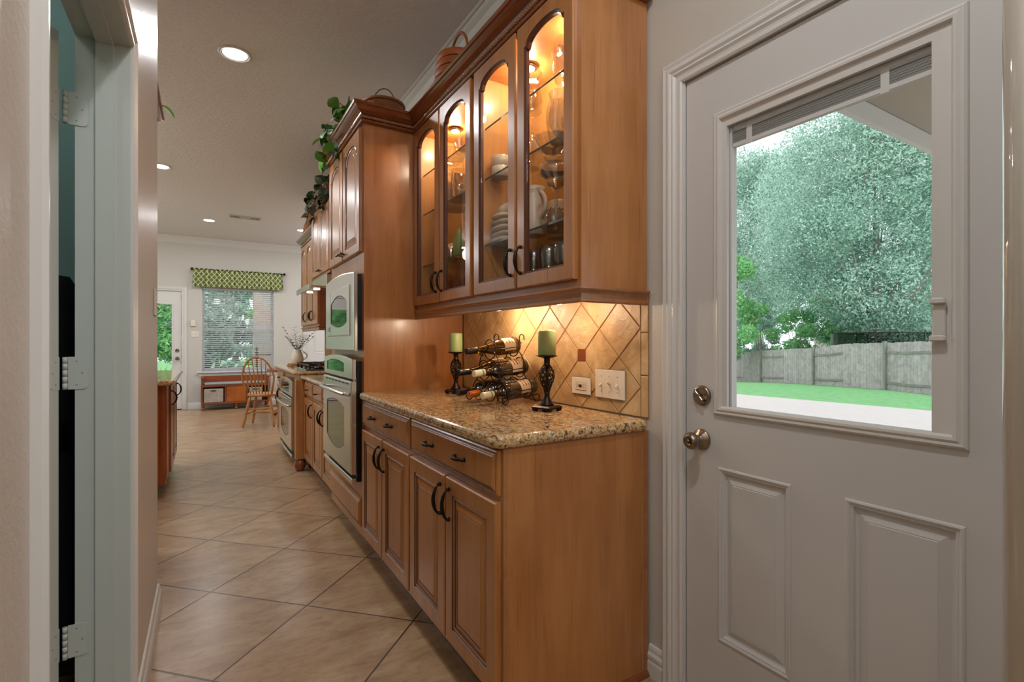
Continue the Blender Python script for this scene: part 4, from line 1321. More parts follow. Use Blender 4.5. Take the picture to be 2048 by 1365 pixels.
# note: plates on the right wall sit on the tile face
wall_plate('light_switch', TX(1.480, 1.0245, XR - 0.0076), 0.168, 0.114, 3, 'white three-toggle switch plate on the tile backsplash', 'light switch', (-1, 1, -1))
c = thing('power_outlet', 'white outlet with red and black buttons on the tile backsplash, left of the switches', 'outlet')
T = TX(1.655, 1.006, XR - 0.0076)
mb = MB(T); mb.bbox(-0.0615, 0.0615, 0.0004, 0.006, -0.036, 0.036, 0.0025); obj('plate', mb, M['white'], c)
mb = MB(T); mb.bbox(-0.034, 0.034, 0.0061, 0.0085, -0.017, 0.017, 0.001)
for s_ in (-0.047, 0.047): mb.tube([(s_, 0.0058, 0), (s_, 0.0066, 0)], 0.0028, 8)
obj('receptacle', mb, M['china'], c)
mb = MB(T)
for s_ in (-1, 1):
    for q in (-0.006, 0.006): mb.box(s_ * 0.024 - 0.004, s_ * 0.024 + 0.004, 0.0086, 0.009, q - 0.001, q + 0.001)
    mb.tube([(s_ * 0.014, 0.0085, 0), (s_ * 0.014, 0.0091, 0)], 0.0022, 8)
mb.bbox(-0.0085, -0.001, 0.0086, 0.0105, -0.006, 0.006, 0.0005); obj('slots', mb, M['black'], c)
mb = MB(T); mb.bbox(0.001, 0.0085, 0.0086, 0.0105, -0.006, 0.006, 0.0005); obj('reset_button', mb, M['red'], c)

# ------------------------------------------------------------------ candle holders
def candle_holder(x, y, rz, label, seed):
    rs = random.Random(seed)
    c = thing('candle_holder', label, 'candle holder', (x, y, 0.9145), rz, group='bronze filigree candle holders')
    mb = MB()
    # square foot plate on four little feet
    for sx in (-1, 1):
        for sy in (-1, 1): mb.bbox(sx * 0.034 - 0.010, sx * 0.034 + 0.010, sy * 0.034 - 0.010, sy * 0.034 + 0.010, 0.0, 0.012, 0.003)
    mb.loft([[(s1 * e, s2 * e, zz) for s1, s2 in ((-1, -1), (1, -1), (1, 1), (-1, 1))] for e, zz in ((0.040, 0.008), (0.044, 0.011), (0.044, 0.016), (0.036, 0.021), (0.030, 0.022))], cap=True)
    obj('foot', mb, M['bronze'], c)
    mb = MB(); mb.lathe([(0.027, 0.022), (0.028, 0.026), (0.024, 0.031), (0.016, 0.044), (0.011, 0.056), (0.0105, 0.068), (0.013, 0.071), (0.010, 0.075)], n=28)
    mb.lathe([(0.013, 0.178), (0.016, 0.181), (0.012, 0.186), (0.0125, 0.206), (0.015, 0.211), (0.024, 0.213), (0.036, 0.216), (0.043, 0.220), (0.044, 0.2225), (0.036, 0.2215), (0.002, 0.2205)], n=28)
    # smaller dark core so the lattice reads as hollow
    mb.lathe([(0.006, 0.074), (0.007, 0.12), (0.007, 0.180)], n=10)
    obj('stem', mb, M['bronze'], c)
    env = lambda t: 0.0095 + 0.0235 * math.sin(PI * min(1, t ** 1.35)) ** 0.75 * (0.65 + 0.35 * t) + (0.002 if t > 0.9 else 0)
    mb = MB()
    for q in range(10):
        for dr_ in (-1, 1):
            pts = []
            for k in range(25):
                t = k / 24; a = 2 * PI * q / 10 + dr_ * (1.9 * t + 0.42 * math.sin(5 * PI * t + q))
                rr = env(t); pts.append((rr * math.cos(a), rr * math.sin(a), 0.074 + 0.106 * t))
            mb.tube(pts, 0.0017, 5)
    for q in range(14):        # scroll buttons on the lattice
        t = rs.uniform(0.3, 0.9); a = 2 * PI * q / 14
        rr = env(t) + 0.001; zc = 0.074 + 0.106 * t
        pts = []
        for k in range(13):
            b = k / 12 * 1.7 * PI; r2 = 0.0062 * (1 - 0.5 * k / 12)
            pts.append((rr * math.cos(a + r2 * math.cos(b) / rr), rr * math.sin(a + r2 * math.cos(b) / rr), zc + r2 * math.sin(b)))
        mb.tube(pts, 0.0015, 5)
    obj('filigree_vase', mb, M['bronze'], c)
    return c
ca = candle_holder(1.169, 1.650, 0.35, 'bronze filigree candle holder at the near end of the worktop, in front of the outlet', 3)
cb = dup(ca, (1.150, 2.47, 0.9145), 0.15, 'bronze filigree candle holder at the far end of the worktop, by the tall cabinet side')
def candle(x, y, lab, wavy):
    mb = MB(); rings = []
    prof = [(0.0345, 0), (0.0355, 0.002), (0.0358, 0.05), (0.0355, 0.094), (0.0340, 0.100), (0.0310, 0.1005), (0.0300, 0.094), (0.014, 0.088), (0.001, 0.087)]
    n = 32
    for i, (r, z_) in enumerate(prof):
        rings.append([(x + r * math.cos(2 * PI * k / n), y + r * math.sin(2 * PI * k / n), 1.1372 + z_ + (wavy * math.sin(3 * 2 * PI * k / n + 1) if 3 <= i <= 5 else 0)) for k in range(n)])
    mb.loft(rings, cap=True, smooth=True)
    o = obj('pillar_candle', mb, M['candle']); tag(o, lab, 'candle', 'green pillar candles')
    w_ = MB(); w_.tube([(x, y, 1.2235), (x + 0.001, y, 1.236)], 0.0009, 6); obj('wick', w_, M['black'], o)
candle(1.169, 1.650, 'green pillar candle with a wavy melted rim on the near candle holder', 0.0022)
candle(1.150, 2.47, 'pale green pillar candle on the far candle holder by the wooden side panel', 0.0006)

# ------------------------------------------------------------------ wine rack and bottles
e = Vector((0.983, 0.157, 0.09)).normalized(); lat = Vector((-0.157, 0.983, 0)).normalized(); upv = e.cross(lat) * -1
if upv.z < 0: upv = -upv
def btl(tip, kind, foil, label, scale=1.0, lab=True):
    """bottle lying with its neck tip at `tip`, axis e"""
    tip = Vector(tip)
    Rm = Matrix(((lat.x, upv.x, e.x, tip.x), (lat.y, upv.y, e.y, tip.y), (lat.z, upv.z, e.z, tip.z), (0, 0, 0, 1)))
    c = thing('wine_bottle', label, 'bottle', tuple(tip), group='wine bottles in the wire rack')
    c.location = (0, 0, 0)
    L_ = 0.298
    if kind == 'olive':
        prof = [(0.0145, 0.030), (0.0145, 0.075), (0.017, 0.095), (0.024, 0.125), (0.033, 0.155), (0.0385, 0.180), (0.0392, 0.20), (0.0392, 0.285), (0.036, 0.295), (0.03, 0.298), (0.02, 0.290)]
        m_ = M['bottle_olive']
    else:
        prof = [(0.0145, 0.030), (0.0145, 0.085), (0.016, 0.098), (0.026, 0.113), (0.0345, 0.124), (0.0372, 0.136), (0.0376, 0.15), (0.0376, 0.287), (0.035, 0.296), (0.03, 0.298), (0.02, 0.290)]
        m_ = M['bottle_dark']
    mb = MB(Rm); mb.lathe([(r * scale, z_) for r, z_ in prof], n=28); obj('glass_body', mb, m_, c)
    mb = MB(Rm); mb.lathe([(0.0135, 0.0), (0.0148, 0.001), (0.0152, 0.004), (0.0152, 0.012), (0.0148, 0.014), (0.0155, 0.017), (0.0153, 0.055), (0.0148, 0.058)], n=24); obj('capsule', mb, M[foil], c)
    if foil == 'foil_cream' or foil == 'foil_orange':
        mb = MB(Rm); mb.lathe([(0.0157, 0.040), (0.0158, 0.041), (0.0158, 0.047), (0.0157, 0.048)], n=24); obj('capsule_band', mb, M['foil_green' if foil == 'foil_cream' else 'foil_orange'], c)
    if lab:
        R0 = 0.0394 if kind == 'olive' else 0.0378
        mb = MB(Rm); n_ = 18; z0_, z1_ = (0.195, 0.262)
        a0, a1 = 0.2 * PI, 1.15 * PI
        rings = [[(R0 * math.cos(a0 + (a1 - a0) * k / n_), R0 * math.sin(a0 + (a1 - a0) * k / n_), z_) for k in range(n_ + 1)] for z_ in (z0_, z1_)]
        mb.loft(rings, closed=False, smooth=True)
        for q in range(3):
            zz0 = z0_ + 0.014 + q * 0.016; b0, b1 = (a0 + 0.9, a1 - 0.9)
            rings = [[((R0 + 0.0003) * math.cos(b0 + (b1 - b0) * k / 10), (R0 + 0.0003) * math.sin(b0 + (b1 - b0) * k / 10), z_) for k in range(11)] for z_ in (zz0, zz0 + (0.005 if q != 1 else 0.008))]
            mb.loft(rings, 1, closed=False, smooth=True)
        obj('paper_label', mb, [M['label'], M['labelprint']], c, fix=False)
    return c
B_ = [((1.010, 1.905, 0.958), 'dark', 'foil_cream', 'dark wine bottle with a cream capsule and green band, bottom row nearest the viewer'),
      ((0.988, 1.990, 0.958), 'dark', 'foil_orange', 'dark wine bottle with a copper-coloured capsule, middle of the bottom row'),
      ((0.978, 2.085, 0.958), 'dark', 'foil_black', 'dark wine bottle with a black capsule, bottom row farthest from the viewer'),
      ((1.000, 1.965, 1.050), 'dark', 'foil_cream', 'dark wine bottle with a plain cream capsule in the rack\'s second row'),
      ((0.968, 2.055, 1.050), 'olive', 'foil_black', 'olive glass wine bottle with a black capsule in the rack\'s second row'),
      ((0.985, 2.010, 1.148), 'olive', 'foil_black', 'olive glass wine bottle lying alone on top of the wire rack')]
for a in B_: btl(*a)
# wire rack
rk = thing('wine_rack', 'dark wrought-iron wire wine rack with scrolled rings holding six bottles', 'wine rack')
def P(a, l, z_):    # point a along the bottle axis (horizontal), l across, absolute z
    o = Vector((1.0, 1.99, 0)); eh = Vector((0.983, 0.157, 0)).normalized()
    q = o + eh * a + lat * l; return (q.x, q.y, z_)
W_ = 0.0026
rows = [(3, 0.042 + 0.9145), (2, 0.136 + 0.9145), (1, 0.232 + 0.9145)]
for a_, dz in ((0.105, 0.009), (0.245, 0.022)):
    for nn, zc in rows:
        for k in range(nn):
            l = (k - (nn - 1) / 2) * 0.089
            pts = []
            rr = 0.0425
            for j in range(25):
                b = 2 * PI * j / 24; pts.append(P(a_, l + rr * math.cos(b), zc + dz + rr * 1.08 * math.sin(b)))
            mb = MB(); mb.tube(pts[:-1], W_, 6, closed=True); obj('ring_cradle', mb, M['iron'], rk)
for l in (-0.132, 0.132):
    mb = MB()
    # side runner: front scroll foot, bar, rear scroll foot
    for a_, s_ in ((0.10, -1), (0.26, 1)):
        pts = []
        for k in range(26):
            b = k / 25 * 1.75 * PI; r_ = 0.021 * (1 - 0.35 * k / 25)
            pts.append(P(a_ + s_ * (0.014 - r_ * math.cos(b)) , l, 0.9145 + 0.0235 - r_ * math.sin(b)))
        mb.tube(pts, W_, 6)
    mb.tube([P(0.10, l, 0.938), P(0.26, l, 0.950)], W_, 6)
    obj('scroll_foot', mb, M['iron'], rk)
mb = MB()
for (nn, zc), top in zip(rows, (0, 0, 1)):
    for s_ in (-1, 1):
        l = s_ * ((nn - 1) / 2 * 0.089 + 0.0435)
        mb.tube([P(0.10, l, zc + 0.009), P(0.25, l, zc + 0.022)], W_ * 0.9, 6)
for a_ in (0.10, 0.25):
    for s_ in (-1, 1):
        pts = []
        for k in range(21):
            t = k / 20; l = s_ * (0.132 - 0.095 * t + 0.012 * math.sin(3 * PI * t))
            pts.append(P(a_ + 0.0, l, 0.94 + 0.205 * t))
        mb.tube(pts, W_, 6)
    pts = []
    for k in range(20):      # finial scroll above the top ring
        b = -0.5 * PI + k / 19 * 1.6 * PI; r_ = 0.017
        pts.append(P(a_ + 0.004, -0.050 + r_ * math.cos(b), 1.206 + r_ * math.sin(b) * 1.2))
    mb.tube(pts, W_, 6)
obj('side_scrolls', mb, M['iron'], rk)

# ------------------------------------------------------------------ things inside the glass cabinets
def lath(name, prof, loc, mat, label, cat, group=None, n=28, extra=None):
    mb = MB(); mb.lathe(prof, loc, n=n)
    if extra: extra(mb)
    o = obj(name, mb, M[mat]); return tag(o, label, cat, group)
S0, S1, S2, S3 = UB + 0.0185, 1.6325, 1.9325, 2.1605
TUM = [(0.030, 0), (0.034, 0.003), (0.010, 0.010), (0.008, 0.03), (0.020, 0.055), (0.034, 0.075), (0.042, 0.105), (0.044, 0.135), (0.042, 0.168), (0.040, 0.1685), (0.041, 0.135), (0.038, 0.105), (0.03, 0.078), (0.002, 0.06)]
for k, (x, y, lb) in enumerate(((1.125, 1.68, 'smoky hobnail goblet on the cabinet floor, leftmost of three behind the near glass door'),
                                (1.125, 1.575, 'smoky hobnail goblet on the cabinet floor, middle of three behind the near glass door'),
                                (1.125, 1.475, 'smoky hobnail goblet on the cabinet floor, rightmost of three behind the near glass door'))):
    lath('goblet', TUM, (x, y, S0), 'smoke', lb, 'glass', 'smoky goblets')
# white pitcher
c = thing('pitcher', 'tall white ceramic pitcher behind the near glass door', 'pitcher', (1.17, 1.748, S1))
mb = MB(); mb.lathe([(0.048, 0), (0.052, 0.004), (0.058, 0.05), (0.054, 0.11), (0.048, 0.15), (0.049, 0.185), (0.052, 0.20), (0.049, 0.199), (0.045, 0.18), (0.045, 0.15), (0.002, 0.14)], n=32); obj('body', mb, M['china'], c)
mb = MB(); pts = [(0.0 - 0.012 * 0, -(0.047 + 0.042 * math.sin(PI * min(1, k / 14)) ** 0.8), 0.178 - 0.115 * k / 14) for k in range(15)]
mb.tube(pts, 0.0085, 10); obj('handle', mb, M['china'], c)
def stem_glass(x, y, z_, lb, sc=1.0, mat='crystal', prof=None):
    p = prof or [(0.038, 0), (0.037, 0.003), (0.006, 0.008), (0.0045, 0.03), (0.005, 0.10), (0.009, 0.115), (0.028, 0.13), (0.034, 0.15), (0.052, 0.165), (0.058, 0.20), (0.056, 0.20), (0.050, 0.167), (0.032, 0.153), (0.024, 0.133), (0.002, 0.12)]
    return lath('stemmed_glass', [(r * sc, q * sc) for r, q in p], (x, y, z_), mat, lb, 'glass', 'crystal stemware')
stem_glass(1.13, 1.535, S1, 'wide-bowled margarita glass on the lower glass shelf of the near cabinet', 1.12)
stem_glass(1.27, 1.42, S1, 'second wide-bowled glass behind the margarita glass, partly behind the door stile', 1.1)
lath('canister', [(0.045, 0), (0.048, 0.003), (0.048, 0.15), (0.044, 0.155), (0.04, 0.16), (0.002, 0.162)], (1.29, 1.735, S1), 'label', 'cream canister with dark lettering marks behind the white pitcher', 'canister')
for k in range(9):      # decorative dark marks around the canister
    pass
mb = MB()
for k in range(10):
    a = PI + 0.28 * (k - 4.5); rr = 0.0486
    for q in range(3):
        zz = S1 + 0.035 + q * 0.042 + random.uniform(-0.005, 0.005)
        mb.tube([(1.29 + rr * math.cos(a), 1.735 + rr * math.sin(a), zz), (1.29 + rr * math.cos(a + 0.1), 1.735 + rr * math.sin(a + 0.1), zz + random.uniform(-0.012, 0.018))], 0.0016, 5)
canister = [o for o in COL.objects if o.name.startswith('canister')][0]
obj('painted_marks', mb, M['black'], canister)
lath('lidded_jar', [(0.036, 0), (0.04, 0.003), (0.04, 0.07), (0.03, 0.082), (0.032, 0.09), (0.002, 0.095)], (1.20, 1.640, S1), 'crystal', 'small clear lidded jar between the pitcher and the margarita glass', 'jar')
lath('candy_jar', [(0.040, 0), (0.040, 0.004), (0.012, 0.012), (0.010, 0.03), (0.036, 0.05), (0.046, 0.08), (0.046, 0.12), (0.042, 0.125), (0.044, 0.132), (0.02, 0.155), (0.006, 0.162), (0.013, 0.175), (0.010, 0.188), (0.002, 0.19)], (1.19, 1.81, S2), 'crystal', 'footed crystal candy jar with a lid on the middle shelf above the pitcher', 'jar')
def fluted(prof, loc, name, lb, cat, mat='crystal', k=12, amp=0.06, group=None):
    mb = MB(); n = k * 4; rings = []
    for r, z_ in prof:
        rings.append([(loc[0] + r * (1 + amp * math.cos(k * 2 * PI * j / n)) * math.cos(2 * PI * j / n), loc[1] + r * (1 + amp * math.cos(k * 2 * PI * j / n)) * math.sin(2 * PI * j / n), loc[2] + z_) for j in range(n)])
    mb.loft(rings, cap=True, smooth=False); return tag(obj(name, mb, M[mat]), lb, cat, group)
fluted([(0.035, 0), (0.038, 0.004), (0.034, 0.012), (0.055, 0.035), (0.085, 0.085), (0.083, 0.085), (0.052, 0.038), (0.002, 0.02)], (1.21, 1.66, S2), 'cut_glass_bowl', 'flared cut-glass bowl on the middle shelf beside the candy jar', 'bowl')
fluted([(0.030, 0), (0.034, 0.003), (0.040, 0.03), (0.048, 0.08), (0.046, 0.13), (0.034, 0.165), (0.040, 0.19), (0.037, 0.189), (0.03, 0.165), (0.042, 0.08), (0.002, 0.01)], (1.13, 1.515, S2), 'cut_glass_vase', 'cut-glass vase on the middle shelf, half hidden by the near door stile', 'vase', amp=0.05)
lath('glass_vase', [(0.040, 0), (0.045, 0.004), (0.052, 0.05), (0.040, 0.10), (0.032, 0.13), (0.046, 0.17), (0.044, 0.17), (0.029, 0.13), (0.036, 0.10), (0.046, 0.05), (0.002, 0.006)], (1.18, 1.78, S3), 'crystal', 'curvy clear glass vase on the top shelf of the near cabinet', 'vase')
lath('hurricane_glass', [(0.034, 0), (0.04, 0.004), (0.05, 0.06), (0.055, 0.11), (0.04, 0.16), (0.038, 0.16), (0.05, 0.11), (0.045, 0.06), (0.002, 0.006)], (1.15, 1.50, S3), 'crystal', 'clear rounded glass on the top shelf, at the near end of the cabinet', 'glass')
# left half of the near cabinet
lath('ramekin', [(0.040, 0), (0.043, 0.002), (0.045, 0.045), (0.043, 0.046), (0.041, 0.01), (0.002, 0.008)], (1.14, 1.968, S2), 'china', 'white ramekin under another on the middle shelf, behind the third glass door', 'ramekin', 'white ramekins')
lath('ramekin', [(0.040, 0), (0.043, 0.002), (0.045, 0.045), (0.043, 0.046), (0.041, 0.01), (0.002, 0.008)], (1.14, 1.968, S2 + 0.0465), 'china', 'upper white ramekin of the stacked pair on the middle shelf', 'ramekin', 'white ramekins')
for k in range(5):
    mb = MB(); rings = []
    for q in range(7):
        t = q / 6; ins = 0.010 * (1 - math.sin(PI * t))
        rings.append([(x, y, S1 + 0.0265 * k + 0.026 * t) for x, y in rrect(1.10 + ins + 0.004 * (k % 2), 1.25 - ins, 1.88 + ins + 0.004 * k, 2.018 - ins - 0.003 * k, 0.03)])
    mb.loft(rings, cap=True, smooth=True)
    tag(obj('folded_napkin', mb, M['cloth']), ('folded cream napkin at the bottom of the stack behind the third glass door', 'folded cream napkin second from the bottom of the stack', 'folded cream napkin in the middle of the stack', 'folded cream napkin second from the top of the stack', 'folded cream napkin on top of the stack')[k], 'napkin', 'folded napkins')
mb = MB(); mb.lathe([(0.05, 0), (0.052, 0.003), (0.045, 0.03), (0.02, 0.05), (0.002, 0.056)], (1.17, 1.95, S1 + 0.134), n=20)
tag(obj('linen_bundle', mb, M['cloth']), 'rounded linen bundle sitting on the folded napkins', 'linen')
# far cabinet: plates, bowls, mugs
PL = [(0.055, 0), (0.06, 0.001), (0.085, 0.008), (0.095, 0.0125), (0.094, 0.0135), (0.08, 0.010), (0.002, 0.004)]
plate0 = None
for k in range(14):
    loc = (1.20, 2.60, S2 + 0.0092 * k)
    if plate0 is None:
        mb = MB(); mb.lathe(PL, n=28); plate0 = obj('dinner_plate', mb, M['china']); p_ = plate0
        p_.location = loc
    else:
        p_ = plate0.copy(); COL.objects.link(p_); p_.location = loc
    lb = 'cream plate at the bottom of the stack in the far glass cabinet' if k == 0 else 'cream plate on top of the stack in the far glass cabinet' if k == 13 else 'cream plate inside the tall stack in the far glass cabinet'
    tag(p_, lb, 'plate', 'stacked plates' )
fluted([(0.03, 0), (0.034, 0.003), (0.05, 0.03), (0.075, 0.06), (0.073, 0.06), (0.046, 0.032), (0.002, 0.01)], (1.20, 2.60, S2 + 0.1325), 'cut_glass_bowl', 'cut-glass bowl resting on the plate stack in the far cabinet', 'bowl')
lath('glass_bowl', [(0.03, 0), (0.035, 0.003), (0.07, 0.03), (0.088, 0.07), (0.086, 0.07), (0.066, 0.032), (0.002, 0.01)], (1.15, 2.52, S3), 'crystal', 'clear glass bowl on the top shelf behind the second glass door', 'bowl')
fluted([(0.028, 0), (0.03, 0.003), (0.044, 0.03), (0.05, 0.075), (0.048, 0.075), (0.04, 0.03), (0.002, 0.01)], (1.14, 2.36, S3), 'cut_glass_tumbler', 'cut-glass tumbler on the top shelf behind the second glass door', 'glass')
lath('glass_canister', [(0.042, 0), (0.045, 0.003), (0.045, 0.17), (0.042, 0.171), (0.041, 0.01), (0.002, 0.008)], (1.15, 2.43, S2), 'crystal', 'tall clear canister with dark script marks beside the plate stack', 'canister')
lath('steel_cup', [(0.032, 0), (0.035, 0.002), (0.042, 0.04), (0.038, 0.095), (0.036, 0.095), (0.038, 0.04), (0.002, 0.006)], (1.15, 2.535, S1), 'steel', 'rounded steel cup behind the second glass door', 'cup')
lath('green_bottle', [(0.028, 0), (0.031, 0.003), (0.031, 0.10), (0.012, 0.13), (0.012, 0.16), (0.002, 0.161)], (1.15, 2.435, S1), 'leafg' if 'leafg' in M else 'foil_green', 'green glass bottle behind the second glass door', 'bottle')
mb = MB(); mb.bbox(1.16, 1.30, 2.40, 2.62, S0, S0 + 0.15, 0.004); tag(obj('wooden_box', mb, M['bench']), 'dark wooden box on the floor of the far glass cabinet', 'box')
for k, (x, y) in enumerate(((1.10, 2.74), (1.11, 2.50))):
    lath('shot_glass', [(0.02, 0), (0.022, 0.002), (0.026, 0.05), (0.024, 0.05), (0.02, 0.01), (0.002, 0.008)], (x, y, S0), 'crystal', ('small clear glass on the cabinet floor by the far side wall', 'small clear glass on the cabinet floor behind the farthest glass door')[k], 'glass')
# ------------------------------------------------------------------ baskets on top
def woven(mb, r0, r1, z0, z1, c, n=48, rows=14, amp=0.0035, flat=False, mi=0):
    rings = []
    K = rows * 4
    for k in range(K + 1):
        t = k / K; row = int(t * rows); r = r0 + (r1 - r0) * t
        ph = row * PI
        rings.append([(c[0] + (r + amp * math.sin(12 * 2 * PI * j / n + ph) + amp * 0.7 * math.sin(2 * PI * t * rows)) * math.cos(2 * PI * j / n),
                       c[1] + (r + amp * math.sin(12 * 2 * PI * j / n + ph) + amp * 0.7 * math.sin(2 * PI * t * rows)) * math.sin(2 * PI * j / n), z0 + (z1 - z0) * t) for j in range(n)])
    mb.loft(rings, mi, cap=False, smooth=True)
    mb.loft([[(c[0] + (r0) * math.cos(2 * PI * j / n), c[1] + r0 * math.sin(2 * PI * j / n), z0 + 0.001) for j in range(n)], [(c[0] + 0.001 * math.cos(2 * PI * j / n), c[1] + 0.001 * math.sin(2 * PI * j / n), z0 + 0.001) for j in range(n)]], mi)
c = thing('wicker_basket', 'round wicker basket with a thin wire handle on the tall oven cabinet', 'basket', (0.98, 3.20, UT + 0.001))
mb = MB(); woven(mb, 0.10, 0.125, 0, 0.30, (0, 0, 0)); obj('basket_body', mb, M['wicker'], c, fix=False)
mb = MB(); n = 40; mb.tube([(0.128 * math.cos(2 * PI * k / n), 0.128 * math.sin(2 * PI * k / n), 0.302 + 0.003 * math.sin(10 * PI * k / 5)) for k in range(n)], 0.009, 8, closed=True); obj('rim', mb, M['wicker'], c)
mb = MB(); mb.tube([(0.05 * math.cos(0.4) * 0 + 0.062 * math.cos(PI * k / 12), -0.04 * math.cos(PI * k / 12), 0.30 + 0.115 * math.sin(PI * k / 12)) for k in range(13)], 0.0028, 6); obj('handle', mb, M['iron'], c)
c = thing('splint_basket', 'orange-brown splint basket with a hoop handle on the near wall cabinets', 'basket', (1.165, 2.47, UT + 0.001))
mb = MB()
for k in range(7):
    z0_ = 0.0 + k * 0.045; r_ = 0.104 + 0.024 * math.sin(PI * (0.15 + 0.8 * (k + 0.5) / 7))
    mb.lathe([(r_, z0_ + 0.003), (r_ + 0.002, z0_ + 0.006), (r_ + 0.003, z0_ + 0.037), (r_ + 0.001, z0_ + 0.040), (r_ - 0.002, z0_ + 0.037), (r_ - 0.002, z0_ + 0.006), (r_ - 0.001, z0_ + 0.004)], n=32)
obj('splints', mb, M['splint'], c)
mb = MB(); mb.lathe([(0.101, 0.001), (0.103, 0.305), (0.001, 0.30)], n=24); obj('lining', mb, M['glaze'], c)
mb = MB(); mb.tube([(0.0, 0.115 * math.cos(PI * k / 16), 0.29 + 0.15 * math.sin(PI * k / 16)) for k in range(17)], 0.008, 8); obj('handle', mb, M['splint'], c)
c = thing('wicker_urn', 'brown wicker urn on the far wall cabinets by the crown', 'urn', (1.165, 6.75, 2.4215))
mb = MB(); mb.lathe([(0.09, 0), (0.115, 0.05), (0.13, 0.15), (0.11, 0.25), (0.085, 0.30), (0.10, 0.35), (0.12, 0.385), (0.115, 0.385), (0.08, 0.31), (0.002, 0.28)], n=32); obj('urn_body', mb, M['wicker'], c)

# ------------------------------------------------------------------ trailing plants
def vine_plant(loc, label, mat, strands, leafn, size, seed, spread, pot=True, round_=0.85):
    rs = random.Random(seed)
    c = thing('trailing_plant', label, 'plant', loc)
    if pot:
        mb = MB(); mb.lathe([(0.06, 0), (0.07, 0.004), (0.085, 0.12), (0.09, 0.125), (0.08, 0.12), (0.002, 0.10)], n=24); obj('pot', mb, M['wicker'], c)
    st = MB(); lf = MB(); ti = []
    for s_ in range(strands):
        pts = spread(rs, s_)
        st.tube(pts, 0.0028, 5)
        for k in range(leafn):
            t = (k + 0.5) / leafn * (len(pts) - 1); i = int(t); f = t - i
            i2 = min(i + 1, len(pts) - 1)
            p = [pts[i][q] * (1 - f) + pts[i2][q] * f for q in range(3)]
            d = Vector((rs.uniform(-1, 0.6), rs.uniform(-1, 1), rs.uniform(-0.9, 0.9)))
            ln = size * rs.uniform(0.75, 1.2)
            leafy(lf, ti, p, d, (rs.uniform(-1.2, 0), rs.uniform(-0.9, 0.3), 0.6), ln, ln * round_, fold=0.15, curl=0.25)
    obj('vines', st, M['stem'], c); obj('leaves', lf, M[mat], c, fix=False, tint=ti)
    return c
def spA(rs, s_):
    a = s_ / 15
    y_ = 0.28 - 0.62 * a + rs.uniform(-0.05, 0.05)
    tip = (rs.uniform(-0.20, -0.10), y_ * 0.95, rs.uniform(-0.05, 0.20) + 0.12 * a)
    return [(0, 0, 0.10), (-0.03, y_ * 0.35, 0.17 + 0.03 * a), (-0.09, y_ * 0.7, 0.16 + 0.05 * a), tip, (tip[0] - 0.015, tip[1] + rs.uniform(-0.04, 0.04), tip[2] - 0.09)]
vine_plant((0.86, 3.42, UT + 0.001), 'bright green round-leaved trailing plant spilling over the tall oven cabinet crown', 'leaf', 16, 8, 0.098, 5, spA)
def spB(rs, s_):
    y_ = 0.42 - 0.058 * s_ + rs.uniform(-0.05, 0.05)
    tip = (rs.uniform(-0.21, -0.12), y_, rs.uniform(-0.02, 0.16))
    return [(0, 0, 0.10), (-0.05, y_ * 0.4, 0.20), (-0.12, y_ * 0.8, 0.17), tip, (tip[0] - 0.02, tip[1] + rs.uniform(-0.05, 0.05), tip[2] - 0.12)]
vine_plant((1.12, 5.35, 2.576), 'dark green ivy spilling over the short cabinet above the range hood', 'leafd', 18, 10, 0.095, 9, spB, round_=0.7)

# ------------------------------------------------------------------ far wall: window, valance, door
w1 = thing('window_1', kind='structure')
mb = MB(); x0, x1, z0, z1 = W1; YS = YF + 0.03
for (a, b, c_, d_) in ((x0, x0 + 0.04, z0, z1), (x1 - 0.04, x1, z0, z1), (x0 + 0.04, x1 - 0.04, z0, z0 + 0.05), (x0 + 0.04, x1 - 0.04, z1 - 0.04, z1), (x0 + 0.04, x1 - 0.04, 1.39, 1.425)):
    mb.box(a, b, YS + 0.02, YS + 0.06, c_, d_)
obj('window_frame', mb, M['whitew'], w1)
mb = MB(); mb.box(x0 + 0.04, x1 - 0.04, YS + 0.04, YS + 0.044, z0 + 0.05, 1.39); mb.box(x0 + 0.04, x1 - 0.04, YS + 0.04, YS + 0.044, 1.425, z1 - 0.04); obj('window_pane', mb, M['pane'], w1)
mb = MB(); mb.bbox(x0 - 0.07, x1 + 0.05, YF - 0.055, YF - 0.001, 0.632, 0.655, 0.004); mb.bbox(x0 - 0.045, x1 + 0.03, YF - 0.022, YF - 0.001, 0.565, 0.6315, 0.004); obj('window_sill', mb, M['trim'], w1)
c = thing('window_blind', 'white slatted blind lowered over the dining window', 'blind')
mb = MB(); n = 41
for k in range(n):
    zz = 0.675 + k * (2.13 - 0.675) / (n - 1)
    mb.add([(x0 + 0.012, YF + 0.006, zz + 0.009), (x1 - 0.012, YF + 0.006, zz + 0.009), (x1 - 0.012, YF + 0.044, zz - 0.004), (x0 + 0.012, YF + 0.044, zz - 0.004)], [(0, 1, 2, 3)])
    mb.add([(x0 + 0.012, YF + 0.006, zz + 0.0065), (x1 - 0.012, YF + 0.006, zz + 0.0065), (x1 - 0.012, YF + 0.044, zz - 0.0065), (x0 + 0.012, YF + 0.044, zz - 0.0065)], [(0, 1, 2, 3)])
obj('slats', mb, M['slat'], c, fix=False)
mb = MB(); mb.box(x0 + 0.01, x1 - 0.01, YF + 0.004, YF + 0.046, 2.135, 2.168); obj('head_rail', mb, M['slat'], c)
mb = MB(); mb.box(x0 + 0.012, x1 - 0.012, YF + 0.008, YF + 0.042, 0.657, 0.667); obj('bottom_rail', mb, M['slat'], c)
mb = MB()
for xx in (x0 + 0.15, (x0 + x1) / 2, x1 - 0.15):
    mb.tube([(xx, YF + 0.004, 0.66), (xx, YF + 0.004, 2.14)], 0.0018, 4)
obj('ladder_cords', mb, M['slat'], c)
